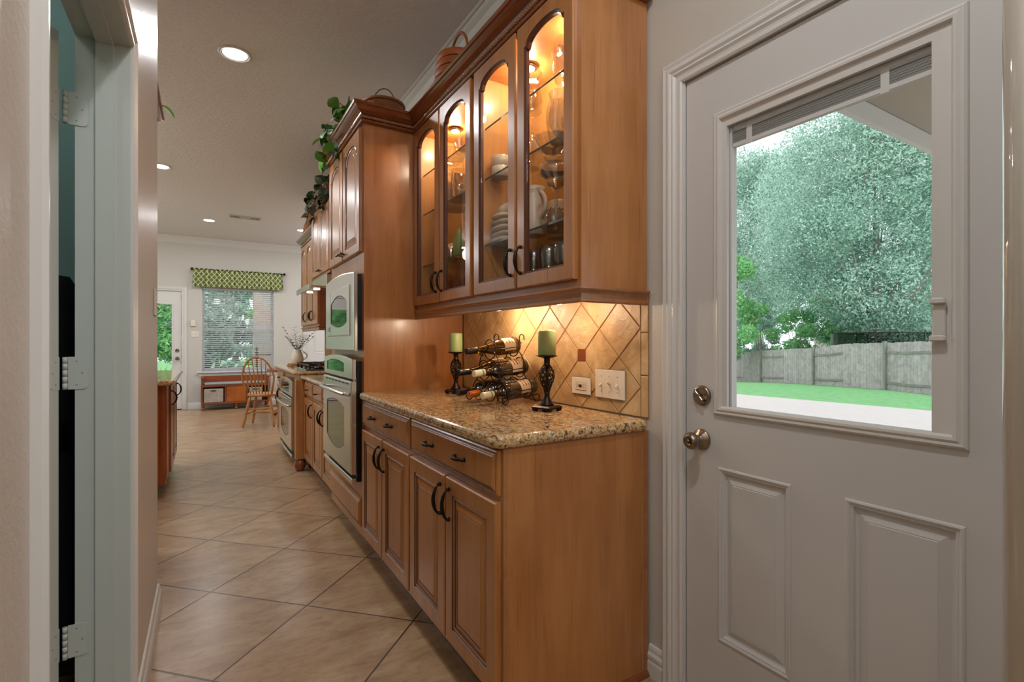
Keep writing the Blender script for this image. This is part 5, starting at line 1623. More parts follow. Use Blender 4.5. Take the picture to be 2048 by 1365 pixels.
mb = MB(); mb.tube([(x0 + 0.10, YF + 0.001, 2.12), (x0 + 0.10, YF - 0.002, 1.46)], 0.004, 6); obj('tilt_wand', mb, M['grey'], c)
c = thing('curtain_rod', 'dark curtain rod with ball finials above the dining window', 'curtain rod')
mb = MB(); mb.tube([(-0.19, YF - 0.075, 2.485), (1.265, YF - 0.075, 2.485)], 0.009, 10); obj('rod', mb, M['iron'], c)
for xx in (-0.21, 1.285):
    mb = MB(); mb.lathe([(0.004, -0.026), (0.018, -0.020), (0.026, 0), (0.018, 0.020), (0.004, 0.026)], (xx, YF - 0.075, 2.485), 16); obj('finial', mb, M['iron'], c)
for xx in (-0.10, 1.17):
    mb = MB(); mb.tube([(xx, YF - 0.001, 2.485), (xx, YF - 0.07, 2.485)], 0.005, 8); obj('bracket', mb, M['iron'], c)
def valance_mat():
    m, nt, bs = nmat('valance_fabric')
    at = node(nt, 'ShaderNodeAttribute', attribute_name='cloth_uv')
    sp = node(nt, 'ShaderNodeSeparateXYZ'); L(nt, at.outputs['Vector'], sp.inputs[0])
    def ma(op, a, b=None):
        n_ = node(nt, 'ShaderNodeMath', operation=op)
        for i, q in enumerate((a, b)):
            if q is None: continue
            if isinstance(q, (int, float)): n_.inputs[i].default_value = q
            else: L(nt, q, n_.inputs[i])
        return n_.outputs[0]
    p = ma('MULTIPLY', ma('ADD', sp.outputs[0], sp.outputs[1]), 9.5); q = ma('MULTIPLY', ma('SUBTRACT', sp.outputs[0], sp.outputs[1]), 9.5)
    fp = ma('ABSOLUTE', ma('SUBTRACT', p, ma('ROUND', p))); fq = ma('ABSOLUTE', ma('SUBTRACT', q, ma('ROUND', q)))
    d = ma('MINIMUM', fp, fq)
    r = ramp(nt, [(0.085, srgb(214, 212, 176)), (0.12, srgb(104, 122, 56))], d)
    L(nt, r.outputs[0], bs.inputs['Base Color']); bs.inputs['Roughness'].default_value = 0.85
    return m
mb = MB(); nx, nz = 260, 9; uv = []
for j in range(nz):
    for i in range(nx + 1):
        t = i / nx; v = j / (nz - 1)
        amp = 0.012 + 0.016 * v
        y_ = YF - 0.078 - amp * (math.sin(2 * PI * 22 * t) + 0.45 * math.sin(2 * PI * 37 * t + 1.3)) * 0.8
        wd = 1 + 0.028 * v
        mb.v.append((0.53 + (t - 0.5) * 1.43 * wd, y_ - 0.010 * v, 2.505 - 0.325 * v + (0.006 * math.sin(2 * PI * 22 * t) if j == nz - 1 else 0)))
        uv.append((t * 1.9, v * 0.34, 0))
for j in range(nz - 1):
    for i in range(nx):
        a = j * (nx + 1) + i
        mb.f.append((a, a + 1, a + nx + 2, a + nx + 1)); mb.m.append(0); mb.sm.append(True)
o = obj('valance', mb, valance_mat(), fix=False)
a_ = o.data.attributes.new('cloth_uv', 'FLOAT_VECTOR', 'POINT'); a_.data.foreach_set('vector', [q for p in uv for q in p])
tag(o, 'green gathered valance with a cream lattice print above the dining window', 'curtain')

d3 = thing('door_3', kind='structure')
x0, x1 = DF[0] + 0.006, DF[1] - 0.006
mb = MB(); yy0, yy1 = YF + 0.012, YF + 0.052
g = (x0 + 0.13, x1 - 0.14, 0.20, 1.845)
mb.box(x0, g[0], yy0, yy1, 0.012, 2.078); mb.box(g[1], x1, yy0, yy1, 0.012, 2.078); mb.box(g[0], g[1], yy0, yy1, 0.012, g[2]); mb.box(g[0], g[1], yy0, yy1, g[3], 2.078)
obj('door_slab', mb, M['trim'], d3)
mb = MB(); mb.sweep([(g[0], yy0, g[2]), (g[0], yy0, g[3]), (g[1], yy0, g[3]), (g[1], yy0, g[2])][::-1], [(0.03, 0), (0.025, 0.01), (0.005, 0.012), (0, 0.0)], (0, -1, 0), closed=True); obj('lite_frame', mb, M['trim'], d3)
mb = MB(); mb.box(g[0], g[1], yy0 + 0.018, yy0 + 0.022, g[2], g[3]); obj('glass_pane', mb, M['pane'], d3)
TF = TY(0, 0, yy0); knob_set(d3, TF, x1 - 0.06, 0.90); deadbolt(d3, TF, x1 - 0.06, 1.04)
mb = MB(); mb.box(DF[0], DF[1], YF + 0.0, YF + 0.11, 0.0005, 0.011); obj('threshold', mb, M['bronze'], d3)
d4 = thing('door_4', kind='structure')
x0, x1 = DR[0] + 0.004, DR[1] - 0.004
mb = MB(); rect_with_holes(mb, TY(x0, 0.01, YF + 0.012), x1 - x0, 2.025, [(0.12, 0.36, 0.22, 0.80), (0.12, 0.36, 0.95, 1.55), (0.12, 0.36, 1.66, 1.90), (0.43, 0.67, 0.22, 0.80), (0.43, 0.67, 0.95, 1.55), (0.43, 0.67, 1.66, 1.90)])
mb.box(x0, x1, YF + 0.046, YF + 0.05, 0.01, 2.035)
obj('door_slab', mb, M['trim'], d4, fix=False)
for u0 in (0.12, 0.43):
    for (v0, v1) in ((0.22, 0.80), (0.95, 1.55), (1.66, 1.90)):
        pm = MB(TY(x0, 0.01, YF + 0.012)); R = [[(u0 + i, dpt, v0 + i), (u0 + 0.24 - i, dpt, v0 + i), (u0 + 0.24 - i, dpt, v1 - i), (u0 + i, dpt, v1 - i)] for i, dpt in PAN]
        pm.loft(R); q = len(PAN) * 4; pm.f.append((q - 4, q - 3, q - 2, q - 1)); pm.m.append(0); pm.sm.append(False); obj('raised_panel', pm, M['trim'], d4, fix=False)
wall_plate('light_switch', TY(-0.17, 1.335, YF), 0.115, 0.115, 2, 'white double switch on the far wall between the glazed door and the window', 'light switch', (-1, -1))
mb = MB(); mb.bbox(-0.235, -0.155, YF - 0.025, YF - 0.0005, 1.47, 1.58, 0.004)
tag(obj('wall_control', mb, M['white']), 'small white control box on the far wall above the double switch', 'thermostat')
# window and glass door that face the left garden (they show only as reflections and light)
for i, (nm, yb, zb) in enumerate((('window_2', (4.0, 6.6), (0.7, 2.3)), ('window_3', (7.6, 9.6), (0.05, 2.2)))):
    ww = thing(nm, kind='structure'); mb = MB(); a, b = yb; c_, d_ = zb; m_ = (a + b) / 2
    for (q0, q1, r0, r1) in ((a, a + 0.05, c_, d_), (b - 0.05, b, c_, d_), (a + 0.05, b - 0.05, c_, c_ + 0.05), (a + 0.05, b - 0.05, d_ - 0.05, d_), (m_ - 0.03, m_ + 0.03, c_ + 0.05, d_ - 0.05)):
        mb.box(-3.68, -3.64, q0, q1, r0, r1)
    obj('window_frame', mb, M['whitew'], ww)
    mb = MB(); mb.box(-3.662, -3.658, a + 0.05, m_ - 0.03, c_ + 0.05, d_ - 0.05); mb.box(-3.662, -3.658, m_ + 0.03, b - 0.05, c_ + 0.05, d_ - 0.05); obj('window_pane', mb, M['pane'], ww)
ww = thing('window_4', kind='structure'); mb = MB()
for (q0, q1, r0, r1) in ((7.6, 7.65, 0.6, 2.2), (9.75, 9.8, 0.6, 2.2), (7.65, 9.75, 0.6, 0.65), (7.65, 9.75, 2.15, 2.2), (8.67, 8.73, 0.65, 2.15)): mb.box(4.24, 4.28, q0, q1, r0, r1)
obj('window_frame', mb, M['whitew'], ww)
mb = MB(); mb.box(4.258, 4.262, 7.65, 8.67, 0.65, 2.15); mb.box(4.258, 4.262, 8.73, 9.75, 0.65, 2.15); obj('window_pane', mb, M['pane'], ww)

# ------------------------------------------------------------------ bench under the window
c = thing('storage_bench', 'reddish wooden storage bench with turned feet and cubbies under the dining window', 'bench')
bx0, bx1, by0, by1 = -0.075, 0.99, 10.15, 10.50
mb = MB()
mb.bbox(bx0, bx1, by0, by1, 0.105, 0.135, 0.004); mb.bbox(bx0, bx1, by0, by1, 0.405, 0.440, 0.004)
for xx in (bx0, bx0 + 0.355, bx0 + 0.69, bx1 - 0.03): mb.box(xx, xx + 0.03, by0 + 0.004, by1 - 0.004, 0.135, 0.405)
mb.box(bx0 + 0.03, bx1 - 0.03, by1 - 0.012, by1 - 0.004, 0.135, 0.405)
obj('bench_body', mb, M['bench'], c)
mb = MB(); mb.bbox(bx0, bx1, by1 - 0.03, by1 - 0.002, 0.4405, 0.585, 0.004); mb.bbox(bx0, bx1, by0 + 0.10, by1 - 0.0305, 0.560, 0.585, 0.004) if False else None
for xx in (bx0, bx1 - 0.045): mb.bbox(xx, xx + 0.045, by0 + 0.01, by1 - 0.0305, 0.540, 0.575, 0.006)
obj('back_rail', mb, M['bench'], c)
for xx in (bx0 + 0.022, bx1 - 0.022):
    mb = MB(); mb.lathe([(0.018, 0.4405), (0.012, 0.455), (0.020, 0.48), (0.012, 0.505), (0.017, 0.53), (0.017, 0.5395)], (xx, by0 + 0.035, 0), 14); obj('arm_post', mb, M['bench'], c)
for xx in (bx0 + 0.03, (bx0 + bx1) / 2, bx1 - 0.03):
    for yy in (by0 + 0.035, by1 - 0.035):
        mb = MB(); mb.lathe([(0.018, 0.001), (0.026, 0.02), (0.022, 0.04), (0.014, 0.048), (0.026, 0.065), (0.028, 0.08), (0.02, 0.092), (0.024, 0.1045)], (xx, yy, 0), 16); obj('turned_foot', mb, M['bench'], c)
mb = MB(); mb.bbox(bx0 + 0.388, bx0 + 0.687, by0 - 0.002, by0 + 0.016, 0.138, 0.402, 0.003); d = obj('cubby_door', mb, M['benchdoor'], c)
mb = MB(); mb.lathe([(0.008, 0), (0.010, 0.008), (0.002, 0.012)], n=10, R=Matrix.Rotation(PI / 2, 4, 'X'), c=(bx0 + 0.41, by0 - 0.002, 0.27)); obj('knob', mb, M['steeld'], d)
mb = MB(); mb.bbox(bx0 + 0.05, bx1 - 0.05, by0 + 0.01, by1 - 0.035, 0.4410, 0.475, 0.010); tag(obj('seat_cushion', mb, M['cushion']), 'thin grey cushion lying on the storage bench', 'cushion')
for xx, lb in ((bx0 + 0.035, 'grey woven storage basket in the left cubby of the bench'), (bx0 + 0.725, 'grey woven storage basket in the right cubby of the bench, behind the chair')):
    cc = thing('storage_basket', lb, 'basket', group='grey bench baskets')
    mb = MB(); mb.bbox(xx + 0.008, xx + 0.30 - 0.084 * 0 - 0.082 * (xx > 0.3), by0 + 0.006, by1 - 0.03, 0.136, 0.375, 0.008); bk = obj('basket_body', mb, M['greybasket'], cc)
    mb = MB(); xm = xx + 0.15 - 0.035 * (xx > 0.3); mb.loft([[(xm + 0.045 * math.cos(a), by0 + q, 0.352 + 0.035 * math.sin(a) * (1 if math.sin(a) < 0 else 0.2)) for a in [2 * PI * k / 20 for k in range(20)]] for q in (0.0045, 0.0055)], cap=True); obj('hand_hole_shade', mb, M['black'], bk)  # black patch on the solid front stands in for the shaded hole
    mb = MB()
    for k in range(12):
        z_ = 0.148 + k * 0.0185
        mb.tube([(xx + 0.010, by0 + 0.005, z_), (xx + 0.21, by0 + 0.005, z_)], 0.003, 5)
    obj('weave_rows', mb, M['greybasket'], bk)

# ------------------------------------------------------------------ windsor chair
c = thing('windsor_chair', 'oak windsor chair with an arched spindle back, standing by the dining bench', 'chair', (0.70, 8.02, 0), math.radians(-22))
mb = MB(); rings = []
for k in range(7):
    a = -PI / 2 + k * PI / 6; ins = 0.018 * (1 - math.cos(a)); zz = 0.44 + 0.018 * math.sin(a)
    rings.append([((0.215 - ins) * math.cos(b) * (1.0 + 0.08 * math.sin(b)), (0.205 - ins) * math.sin(b), zz) for b in [2 * PI * j / 36 for j in range(36)]])
mb.loft(rings, cap=True, smooth=True); obj('seat', mb, M['oak'], c)
LEG = [(0.0, 0.012), (0.06, 0.017), (0.30, 0.022), (0.40, 0.015), (0.44, 0.022), (0.48, 0.015), (0.56, 0.024), (0.70, 0.022), (0.80, 0.014), (0.86, 0.020), (1.0, 0.013)]
feet = []
for sx in (-1, 1):
    for sy in (-1, 1):
        a = Vector((sx * 0.205, sy * 0.205, 0.0005)); b = Vector((sx * 0.13, sy * 0.125, 0.425))
        mb = MB(); mb.tube([tuple(a + (b - a) * t) for t, r in LEG], [r for t, r in LEG], 12); obj('leg', mb, M['oak'], c)
        feet.append((a, b))
at_ = lambda f, t: f[0] + (f[1] - f[0]) * t
mb = MB()
for (i, j, t) in ((0, 1, 0.42), (2, 3, 0.42)):
    p, q = at_(feet[i], t), at_(feet[j], t)
    mb.tube([tuple(p), tuple(p + (q - p) * 0.5), tuple(q)], [0.007, 0.013, 0.007], 10)
p, q = (at_(feet[0], .42) + at_(feet[1], .42)) / 2, (at_(feet[2], .42) + at_(feet[3], .42)) / 2
mb.tube([tuple(p), tuple((p + q) / 2), tuple(q)], [0.007, 0.013, 0.007], 10)
p, q = at_(feet[1], 0.58), at_(feet[3], 0.58); mb.tube([tuple(p), tuple((p + q) / 2), tuple(q)], [0.007, 0.012, 0.007], 10)
p, q = at_(feet[0], 0.58), at_(feet[2], 0.58); mb.tube([tuple(p), tuple((p + q) / 2), tuple(q)], [0.007, 0.012, 0.007], 10)
obj('stretchers', mb, M['oak'], c)
hoop = []
for k in range(33):
    t = k / 32; a = PI * t
    x = 0.225 * math.cos(a) * (1 if math.sin(a) > 0.35 else (0.72 + 0.8 * math.sin(a))) ; z_ = 0.455 + 0.525 * math.sin(a) ** 0.75
    y_ = -0.155 - 0.13 * (z_ - 0.455) / 0.525
    hoop.append((x, y_, z_))
mb = MB(); mb.tube(hoop, 0.0125, 10); obj('hoop', mb, M['oak'], c)
mb = MB()
for k in range(7):
    s_ = (k - 3) / 3.0
    xb = s_ * 0.115; xt = s_ * 0.175
    zt = 0.455 + 0.525 * (max(0.0, 1 - (xt / 0.225) ** 2)) ** 0.40
    pts = []; rr = []
    for q in range(11):
        t = q / 10; z_ = 0.455 + (zt - 0.455) * t
        pts.append((xb + (xt - xb) * t, -0.155 - 0.13 * (z_ - 0.455) / 0.525, z_)); rr.append(0.006 + 0.0085 * math.exp(-((t - 0.42) / 0.2) ** 2))
    mb.tube(pts, rr, 8)
obj('spindles', mb, M['oak'], c)

# pedestal table mostly hidden behind the far cabinets
c = thing('pedestal_table', 'round wooden pedestal table with claw feet, mostly hidden behind the far cabinets', 'table', (1.42, 8.75, 0))
mb = MB(); mb.lathe([(0.56, 0.725), (0.60, 0.73), (0.605, 0.745), (0.60, 0.76), (0.002, 0.76)], n=48); obj('tabletop', mb, M['bench'], c)
mb = MB(); mb.lathe([(0.10, 0.16), (0.12, 0.20), (0.07, 0.30), (0.055, 0.40), (0.08, 0.55), (0.06, 0.66), (0.12, 0.70), (0.30, 0.7245)], n=28); obj('pedestal', mb, M['bench'], c)
for k in range(4):
    a = PI / 4 * (1 + 2 * k) + 0.35; pts = []
    for q in range(9):
        t = q / 8; r_ = 0.07 + 0.46 * t; z_ = 0.22 - 0.17 * math.sin(t * PI / 2) + 0.02 * math.sin(t * PI)
        pts.append((r_ * math.cos(a), r_ * math.sin(a), z_))
    mb = MB(); mb.tube(pts, [0.045, 0.042, 0.038, 0.034, 0.032, 0.032, 0.034, 0.038, 0.030], 10); mb.lathe([(0.02, 0.001), (0.04, 0.012), (0.045, 0.04), (0.02, 0.07)], (0.52 * math.cos(a), 0.52 * math.sin(a), 0), 12); obj('claw_foot', mb, M['bench'], c)

# ------------------------------------------------------------------ ceiling lamps and vent
CANS = [((0.16, 3.70), 'recessed ceiling light nearest the viewer, above the aisle start'),
        ((-0.41, 6.47), 'recessed ceiling light just past the hall corner, over the island'),
        ((0.04, 8.96), 'recessed ceiling light left of the ceiling vent'),
        ((1.365, 8.96), 'recessed ceiling light beside the wicker urn, over the dining table'),
        ((0.35, 0.35), None), ((0.35, -1.5), None), ((-2.0, 3.9), None), ((-2.0, 6.4), None), ((-2.2, 8.9), None), ((3.0, 8.9), None)]  # cans without a label are unseen, added to brighten the rooms
can0 = None
for (x, y), lb in CANS:
    if can0 is None:
        c = thing('recessed_light', lb, 'ceiling light', (x, y, CEIL), group='recessed ceiling lights')
        mb = MB(); mb.lathe([(0.098, -0.0003), (0.098, -0.005), (0.090, -0.009), (0.080, -0.006), (0.078, -0.003), (0.074, -0.004), (0.070, -0.0010)], n=40)
        obj('trim_ring', mb, M['trim'], c)
        mb = MB(); mb.lathe([(0.0695, -0.0012), (0.069, -0.004), (0.001, -0.006)], n=32); obj('lamp_face', mb, M['canlamp'], c)
        can0 = c
    else:
        c = dup(can0, (x, y, CEIL), None, lb or 'added recessed ceiling light outside the view, brightening the room')
    l = bpy.data.lights.new('can', 'AREA'); l.shape = 'DISK'; l.size = 0.14; l.energy = P_CAN; l.color = CANC; l.spread = PI
    lo = bpy.data.objects.new('can_lamp', l); COL.objects.link(lo); lo.location = (x, y, CEIL - 0.02)
    lo.parent = None
for k, (x, y, lb) in enumerate(((0.35, -0.9, 'added white globe fill lamp in the hall, unseen behind the viewer'), (-1.9, 5.2, 'added white globe fill lamp, unseen, over the kitchen left of the island'),
                   (-1.9, 8.0, 'added white globe fill lamp, unseen, over the breakfast area'), (2.7, 8.6, 'added white globe fill lamp, unseen, in the dining corner'))):
    c = thing('globe_fill_lamp', lb, 'ceiling light', (x, y, CEIL))  # unseen globe added to lift the light on ceiling and walls
    mb = MB(); mb.lathe([(0.06, -0.0003), (0.062, -0.02), (0.02, -0.025), (0.012, -0.03), (0.012, -0.16), (0.03, -0.17), (0.03, -0.18)], n=24); obj('lamp_mount', mb, M['trim'], c)
    mb = MB(); mb.lathe([(0.13 * math.sin(PI * j / 12) + 0.001, -0.31 + 0.13 * math.cos(PI * j / 12)) for j in range(13)], n=28); g_ = obj('glass_globe', mb, M['globe'], c)
    l = bpy.data.lights.new('globe', 'POINT'); l.energy = P_GLOBE_FILL * (0.7 if k == 0 else 1); l.color = CANC; l.shadow_soft_size = 0.12
    lo = bpy.data.objects.new('globe_fill_light', l); COL.objects.link(lo); lo.location = (0, 0, -0.31); lo.parent = c
    g_.visible_shadow = True
lc = bpy.data.lights.new('closet', 'POINT'); lc.energy = 9; lc.color = (0.92, 1.0, 0.98); lc.shadow_soft_size = 0.1  # unseen light added to brighten the closet, no fixture modelled
lo = bpy.data.objects.new('closet_fill_light', lc); COL.objects.link(lo); lo.location = (-1.0, 1.3, 2.9)
c = thing('ceiling_vent', 'white slotted air vent in the ceiling toward the dining window', 'vent')
mb = MB(); mb.sweep([(0.29, 8.38, CEIL - 0.0005), (0.71, 8.38, CEIL - 0.0005), (0.71, 8.56, CEIL - 0.0005), (0.29, 8.56, CEIL - 0.0005)], [(-0.03, 0), (-0.03, -0.008), (-0.004, -0.010), (0, -0.004), (0, 0)], (0, 0, 1), closed=True); obj('vent_frame', mb, M['vent'], c)
mb = MB(); mb.box(0.30, 0.70, 8.39, 8.55, CEIL - 0.002, CEIL - 0.0005); obj('duct_shade', mb, M['dark'], c)  # dark sheet stands in for the shade inside the duct
mb = MB()
for k in range(18):
    x = 0.315 + k * 0.0215
    if 6 <= k <= 11: mb.box(x - 0.010, x + 0.0115, 8.40, 8.54, CEIL - 0.006, CEIL - 0.0025)
    else: mb.add([(x - 0.007, 8.395, CEIL - 0.003), (x + 0.005, 8.395, CEIL - 0.011), (x + 0.005, 8.545, CEIL - 0.011), (x - 0.007, 8.545, CEIL - 0.003)], [(0, 1, 2, 3)])
obj('vent_louvres', mb, M['vent'], c, fix=False)

# ------------------------------------------------------------------ outdoors
def S_pt(px, d):      # ground position at image column px and depth d
    u = (px - 1024) / 1005.0; s, c_ = math.sin(TH), math.cos(TH)
    return d * (s + u * c_), d * (c_ - u * s)
mb = MB(); mb.box(XR + 0.141, 16.5, -4.0, 14.0, -0.30, -0.14)
# patio edge is cut to the line seen through the door
mb = MB()
pe = [(XR + 0.141, -6.0), (XR + 0.141, 6.9), (4.33, 6.9)] 
a1 = S_pt(1440, 13.3); a2 = S_pt(1870, 9.75)
dirv = Vector((a1[0] - a2[0], a1[1] - a2[1])).normalized()
q1 = (a1[0] + dirv.x * 7, a1[1] + dirv.y * 7); q2 = (a2[0] - dirv.x * 10, a2[1] - dirv.y * 10)
poly = [(XR + 0.141, -8.0), (XR + 0.141, 6.9), (4.33, 6.9), (4.33, 13.0), q1, q2]
mb.loft([[(x, y, -0.30) for x, y in poly], [(x, y, -0.15) for x, y in poly]], cap=True)
o = struct('patio_slab', mb, M['concrete'])
FENCE = [(1420, 36.0, 707.5, 763.0), (1483.8, 31.0, 706.0, 764.0), (1521, 28.2, 701.5, 765.0), (1568, 25.6, 699.5, 766.5), (1625, 23.4, 696.6, 769.8), (1687, 21.4, 688.7, 773.8), (1768, 19.3, 685.8, 779.5), (1862, 17.3, 683.0, 791.0), (1990, 15.2, 676, 808), (2200, 13.2, 664, 830)]
def zat(py, d): return 1.19 - (py - 684.5) * d / 1005.0
fp = [(S_pt(px, d), zat(t, d), zat(b, d)) for px, d, t, b in FENCE]
# lawn runs from the patio edge down to the fence
mb = MB()
nL = len(fp)
edge = [(q1[0] + (q2[0] - q1[0]) * k / (nL - 1), q1[1] + (q2[1] - q1[1]) * k / (nL - 1), -0.16) for k in range(nL)]
mb.loft([edge, [(p[0][0], p[0][1], p[2]) for p in fp], [(p[0][0] + 45, p[0][1] + 16, p[2] - 1.0) for p in fp]], closed=False)
o = obj('lawn', mb, M['grass'], fix=False); tag(o, 'green lawn sloping from the patio down to the wooden fence', 'lawn', kind='stuff')
mb = MB(); mb.box(-40, 4.32, YF + 0.13, 45, -0.5, -0.2); mb.box(-40, -3.74, -20, YF + 0.12, -0.5, -0.2)
o = obj('back_lawn', mb, M['grass']); tag(o, 'green garden lawn outside the dining window and glazed far door', 'lawn', kind='stuff')
# fence: one thing per panel so each can carry its pickets, posts and rails
for k in range(nL - 1):
    (pa, ta, ba), (pb, tb, bb) = fp[k], fp[k + 1]
    A_ = Vector((pa[0], pa[1], 0)); B2 = Vector((pb[0], pb[1], 0)); Ln = (B2 - A_).length; u = (B2 - A_) / Ln; n_ = Vector((u.y, -u.x, 0))
    if n_.dot(A_) > 0: n_ = -n_
    rails = (k % 2 == 0)
    labs = {0: 'fence panel with exposed rails at the far left edge of the door glass', 1: 'smooth picket fence panel, second from the left in the door glass', 2: 'fence panel with two exposed rails, left of the broad plain panel', 3: 'broad plain picket fence panel leaning at its right end', 4: 'fence panel with sagging top rail and a pale patch in the middle', 5: 'plain picket fence panel under the trampoline', 6: 'mossy fence panel with rails at the right edge of the door glass', 7: 'plain picket fence panel hidden behind the door stile', 8: 'last fence panel, beyond the door hinge side'}
    c = thing('fence_panel', labs[k], 'fence', group='weathered fence panels')
    mb = MB(); np_ = max(10, int(Ln / 0.14)); rs = random.Random(k)
    off = 0.0 if not rails else -0.05
    for i in range(np_):
        t0, t1 = i / np_ + 0.08 / np_, (i + 1) / np_ - 0.04 / np_
        zt = ta + (tb - ta) * (i + .5) / np_ + rs.uniform(-0.015, 0.015); zb = ba + (bb - ba) * (i + .5) / np_ - 0.03
        p0 = A_ + u * Ln * t0 + n_ * off; p1 = A_ + u * Ln * t1 + n_ * off; m0 = n_ * (0.018 + rs.uniform(0, 0.004))
        c4 = [p0, p1, p1 + m0, p0 + m0]
        mb.loft([[(q.x, q.y, zb) for q in c4], [(q.x, q.y, zt) for q in c4]], cap=True)
    obj('pickets', mb, M['fence'], c, tint=[v for i in range(np_) for v in [rs.uniform(0, 1)] * 6])
    if rails:
        for fz in (0.16, 0.80):
            z0a, z0b = ba + (ta - ba) * fz, bb + (tb - bb) * fz
            mb = MB(); rings = []
            for i in range(9):
                t = i / 8; p = A_ + u * Ln * t; zz = z0a + (z0b - z0a) * t - 0.03 * math.sin(PI * t)
                rings.append([(p.x + n_.x * a, p.y + n_.y * a, zz + b) for a, b in ((-0.028, -0.045), (0.012, -0.045), (0.012, 0.045), (-0.028, 0.045))])
            mb.loft(rings, cap=True); obj('rail', mb, M['fenced'], c)
        mb = MB(); p = A_; mb.loft([[(p.x + u.x * a + n_.x * b, p.y + u.y * a + n_.y * b, zz) for a, b in ((0.02, -0.03), (0.12, -0.03), (0.12, 0.07), (0.02, 0.07))] for zz in (ba - 0.05, ta + 0.05)], cap=True); obj('post', mb, M['fenced'], c)

def cloud(name, parent, mat, centres, n, size, seed, flat=0.8, shell=0.55):
    """leaf cards scattered through overlapping ellipsoid clumps"""
    r = np.random.default_rng(seed)
    C = np.array([c_[:3] for c_ in centres]); Rr = np.array([c_[3] for c_ in centres])
    w = Rr ** 2; idx = r.choice(len(C), n, p=w / w.sum())
    d = r.normal(size=(n, 3)); d /= np.linalg.norm(d, axis=1)[:, None]
    rad = Rr[idx] * (shell + (1 - shell) * r.random(n)) * (1 + 0.12 * r.normal(size=n))
    P = C[idx] + d * rad[:, None] * np.array([1, 1, flat])
    a = r.normal(size=(n, 3)); a /= np.linalg.norm(a, axis=1)[:, None]
    b = np.cross(a, r.normal(size=(n, 3))); b /= np.linalg.norm(b, axis=1)[:, None]
    s_ = size * r.uniform(0.6, 1.3, n)[:, None]
    V = np.stack([P - a * s_, P - b * s_ * 0.42, P + a * s_, P + b * s_ * 0.42], axis=1).reshape(-1, 3)
    me = bpy.data.meshes.new(name)
    me.vertices.add(4 * n); me.vertices.foreach_set('co', V.ravel().astype(np.float32))
    me.loops.add(4 * n); me.loops.foreach_set('vertex_index', np.arange(4 * n, dtype=np.int32))
    me.polygons.add(n); me.polygons.foreach_set('loop_start', np.arange(0, 4 * n, 4, dtype=np.int32)); me.polygons.foreach_set('loop_total', np.full(n, 4, dtype=np.int32))
    me.materials.append(M[mat])
    at = me.attributes.new('tint', 'FLOAT', 'FACE'); at.data.foreach_set('value', r.random(n).astype(np.float32))
    me.update(calc_edges=True)
    o = bpy.data.objects.new(name, me); COL.objects.link(o); o.parent = parent
    return o
def tree(x, y, zg, zc, R, clumps, n, size, mat, label, seed, trunk_r=0.25, flat=0.8, low=0.0, name='tree', cat='tree'):
    rs = random.Random(seed)
    c = thing(name, label, cat, (x, y, zg))
    cs = []
    for k in range(clumps):
        a = rs.uniform(0, 2 * PI); e = rs.uniform(-0.8 - low, 1); q = R * rs.uniform(0.12, 0.95)
        ce = math.sqrt(max(0.05, 1 - min(1, abs(e)) ** 2))
        cs.append((q * ce * math.cos(a), q * ce * math.sin(a), (zc - zg) + R * e * flat, R * rs.uniform(0.11, 0.26)))
    mb = MB()
    top = zc - zg
    mb.tube([(0, 0, -0.2), (0.05, 0.03, top * 0.35), (0.1, -0.05, top * 0.7), (0, 0, top + R * 0.3)], [trunk_r, trunk_r * 0.8, trunk_r * 0.55, trunk_r * 0.2], 10)
    obj('trunk', mb, M['bark'], c)
    mb = MB()
    for q in cs[:26]:
        m_ = (q[0] * 0.35, q[1] * 0.35, top * 0.55 + (q[2] - top) * 0.2)
        mb.tube([(0.05, 0, top * 0.45), m_, (q[0], q[1], q[2])], [trunk_r * 0.22, trunk_r * 0.14, 0.015], 6)
    obj('branches', mb, M['bark'], c)
    cloud('foliage', c, mat, cs, n, size, seed)
    return c
x, y = S_pt(1750, 27); tree(x, y, -1.3, 7.2, 7.4, 260, 150000, 0.085, 'tree', 'big pale-green oak tree filling the door glass behind the fence', 1, 0.4, low=0.1)
x, y = S_pt(1515, 48); tree(x, y, -1.8, 10.2, 9.8, 170, 90000, 0.13, 'tree', 'thinner oak tree left of the big one with sky showing through its branches', 2, 0.35, low=0.1)
x, y = S_pt(1440, 30); tree(x, y, -1.6, 3.2, 3.4, 40, 16000, 0.12, 'tree2', 'bright green tree at the left edge of the door glass', 3, 0.2, low=0.2)
x, y = S_pt(1600, 29); tree(x, y, -1.6, 1.3, 2.0, 40, 9000, 0.09, 'tree2', 'light green bush just behind the fence, left of the trampoline', 4, 0.1, low=0.2, name='bush', cat='bush')
x, y = S_pt(1520, 33); tree(x, y, -1.6, 1.4, 2.2, 40, 9000, 0.10, 'tree', 'grey-green bush behind the left fence panels', 5, 0.1, low=0.2, name='bush', cat='bush')
x, y = S_pt(1680, 33); tree(x, y, -1.6, 2.0, 2.8, 40, 12000, 0.10, 'tree2', 'leafy bush behind the trampoline net', 6, 0.1, low=0.2, name='bush', cat='bush')
x, y = S_pt(1850, 31); tree(x, y, -1.6, 2.6, 3.4, 40, 14000, 0.11, 'tree2', 'leafy tree behind the right end of the trampoline', 8, 0.15, low=0.2)
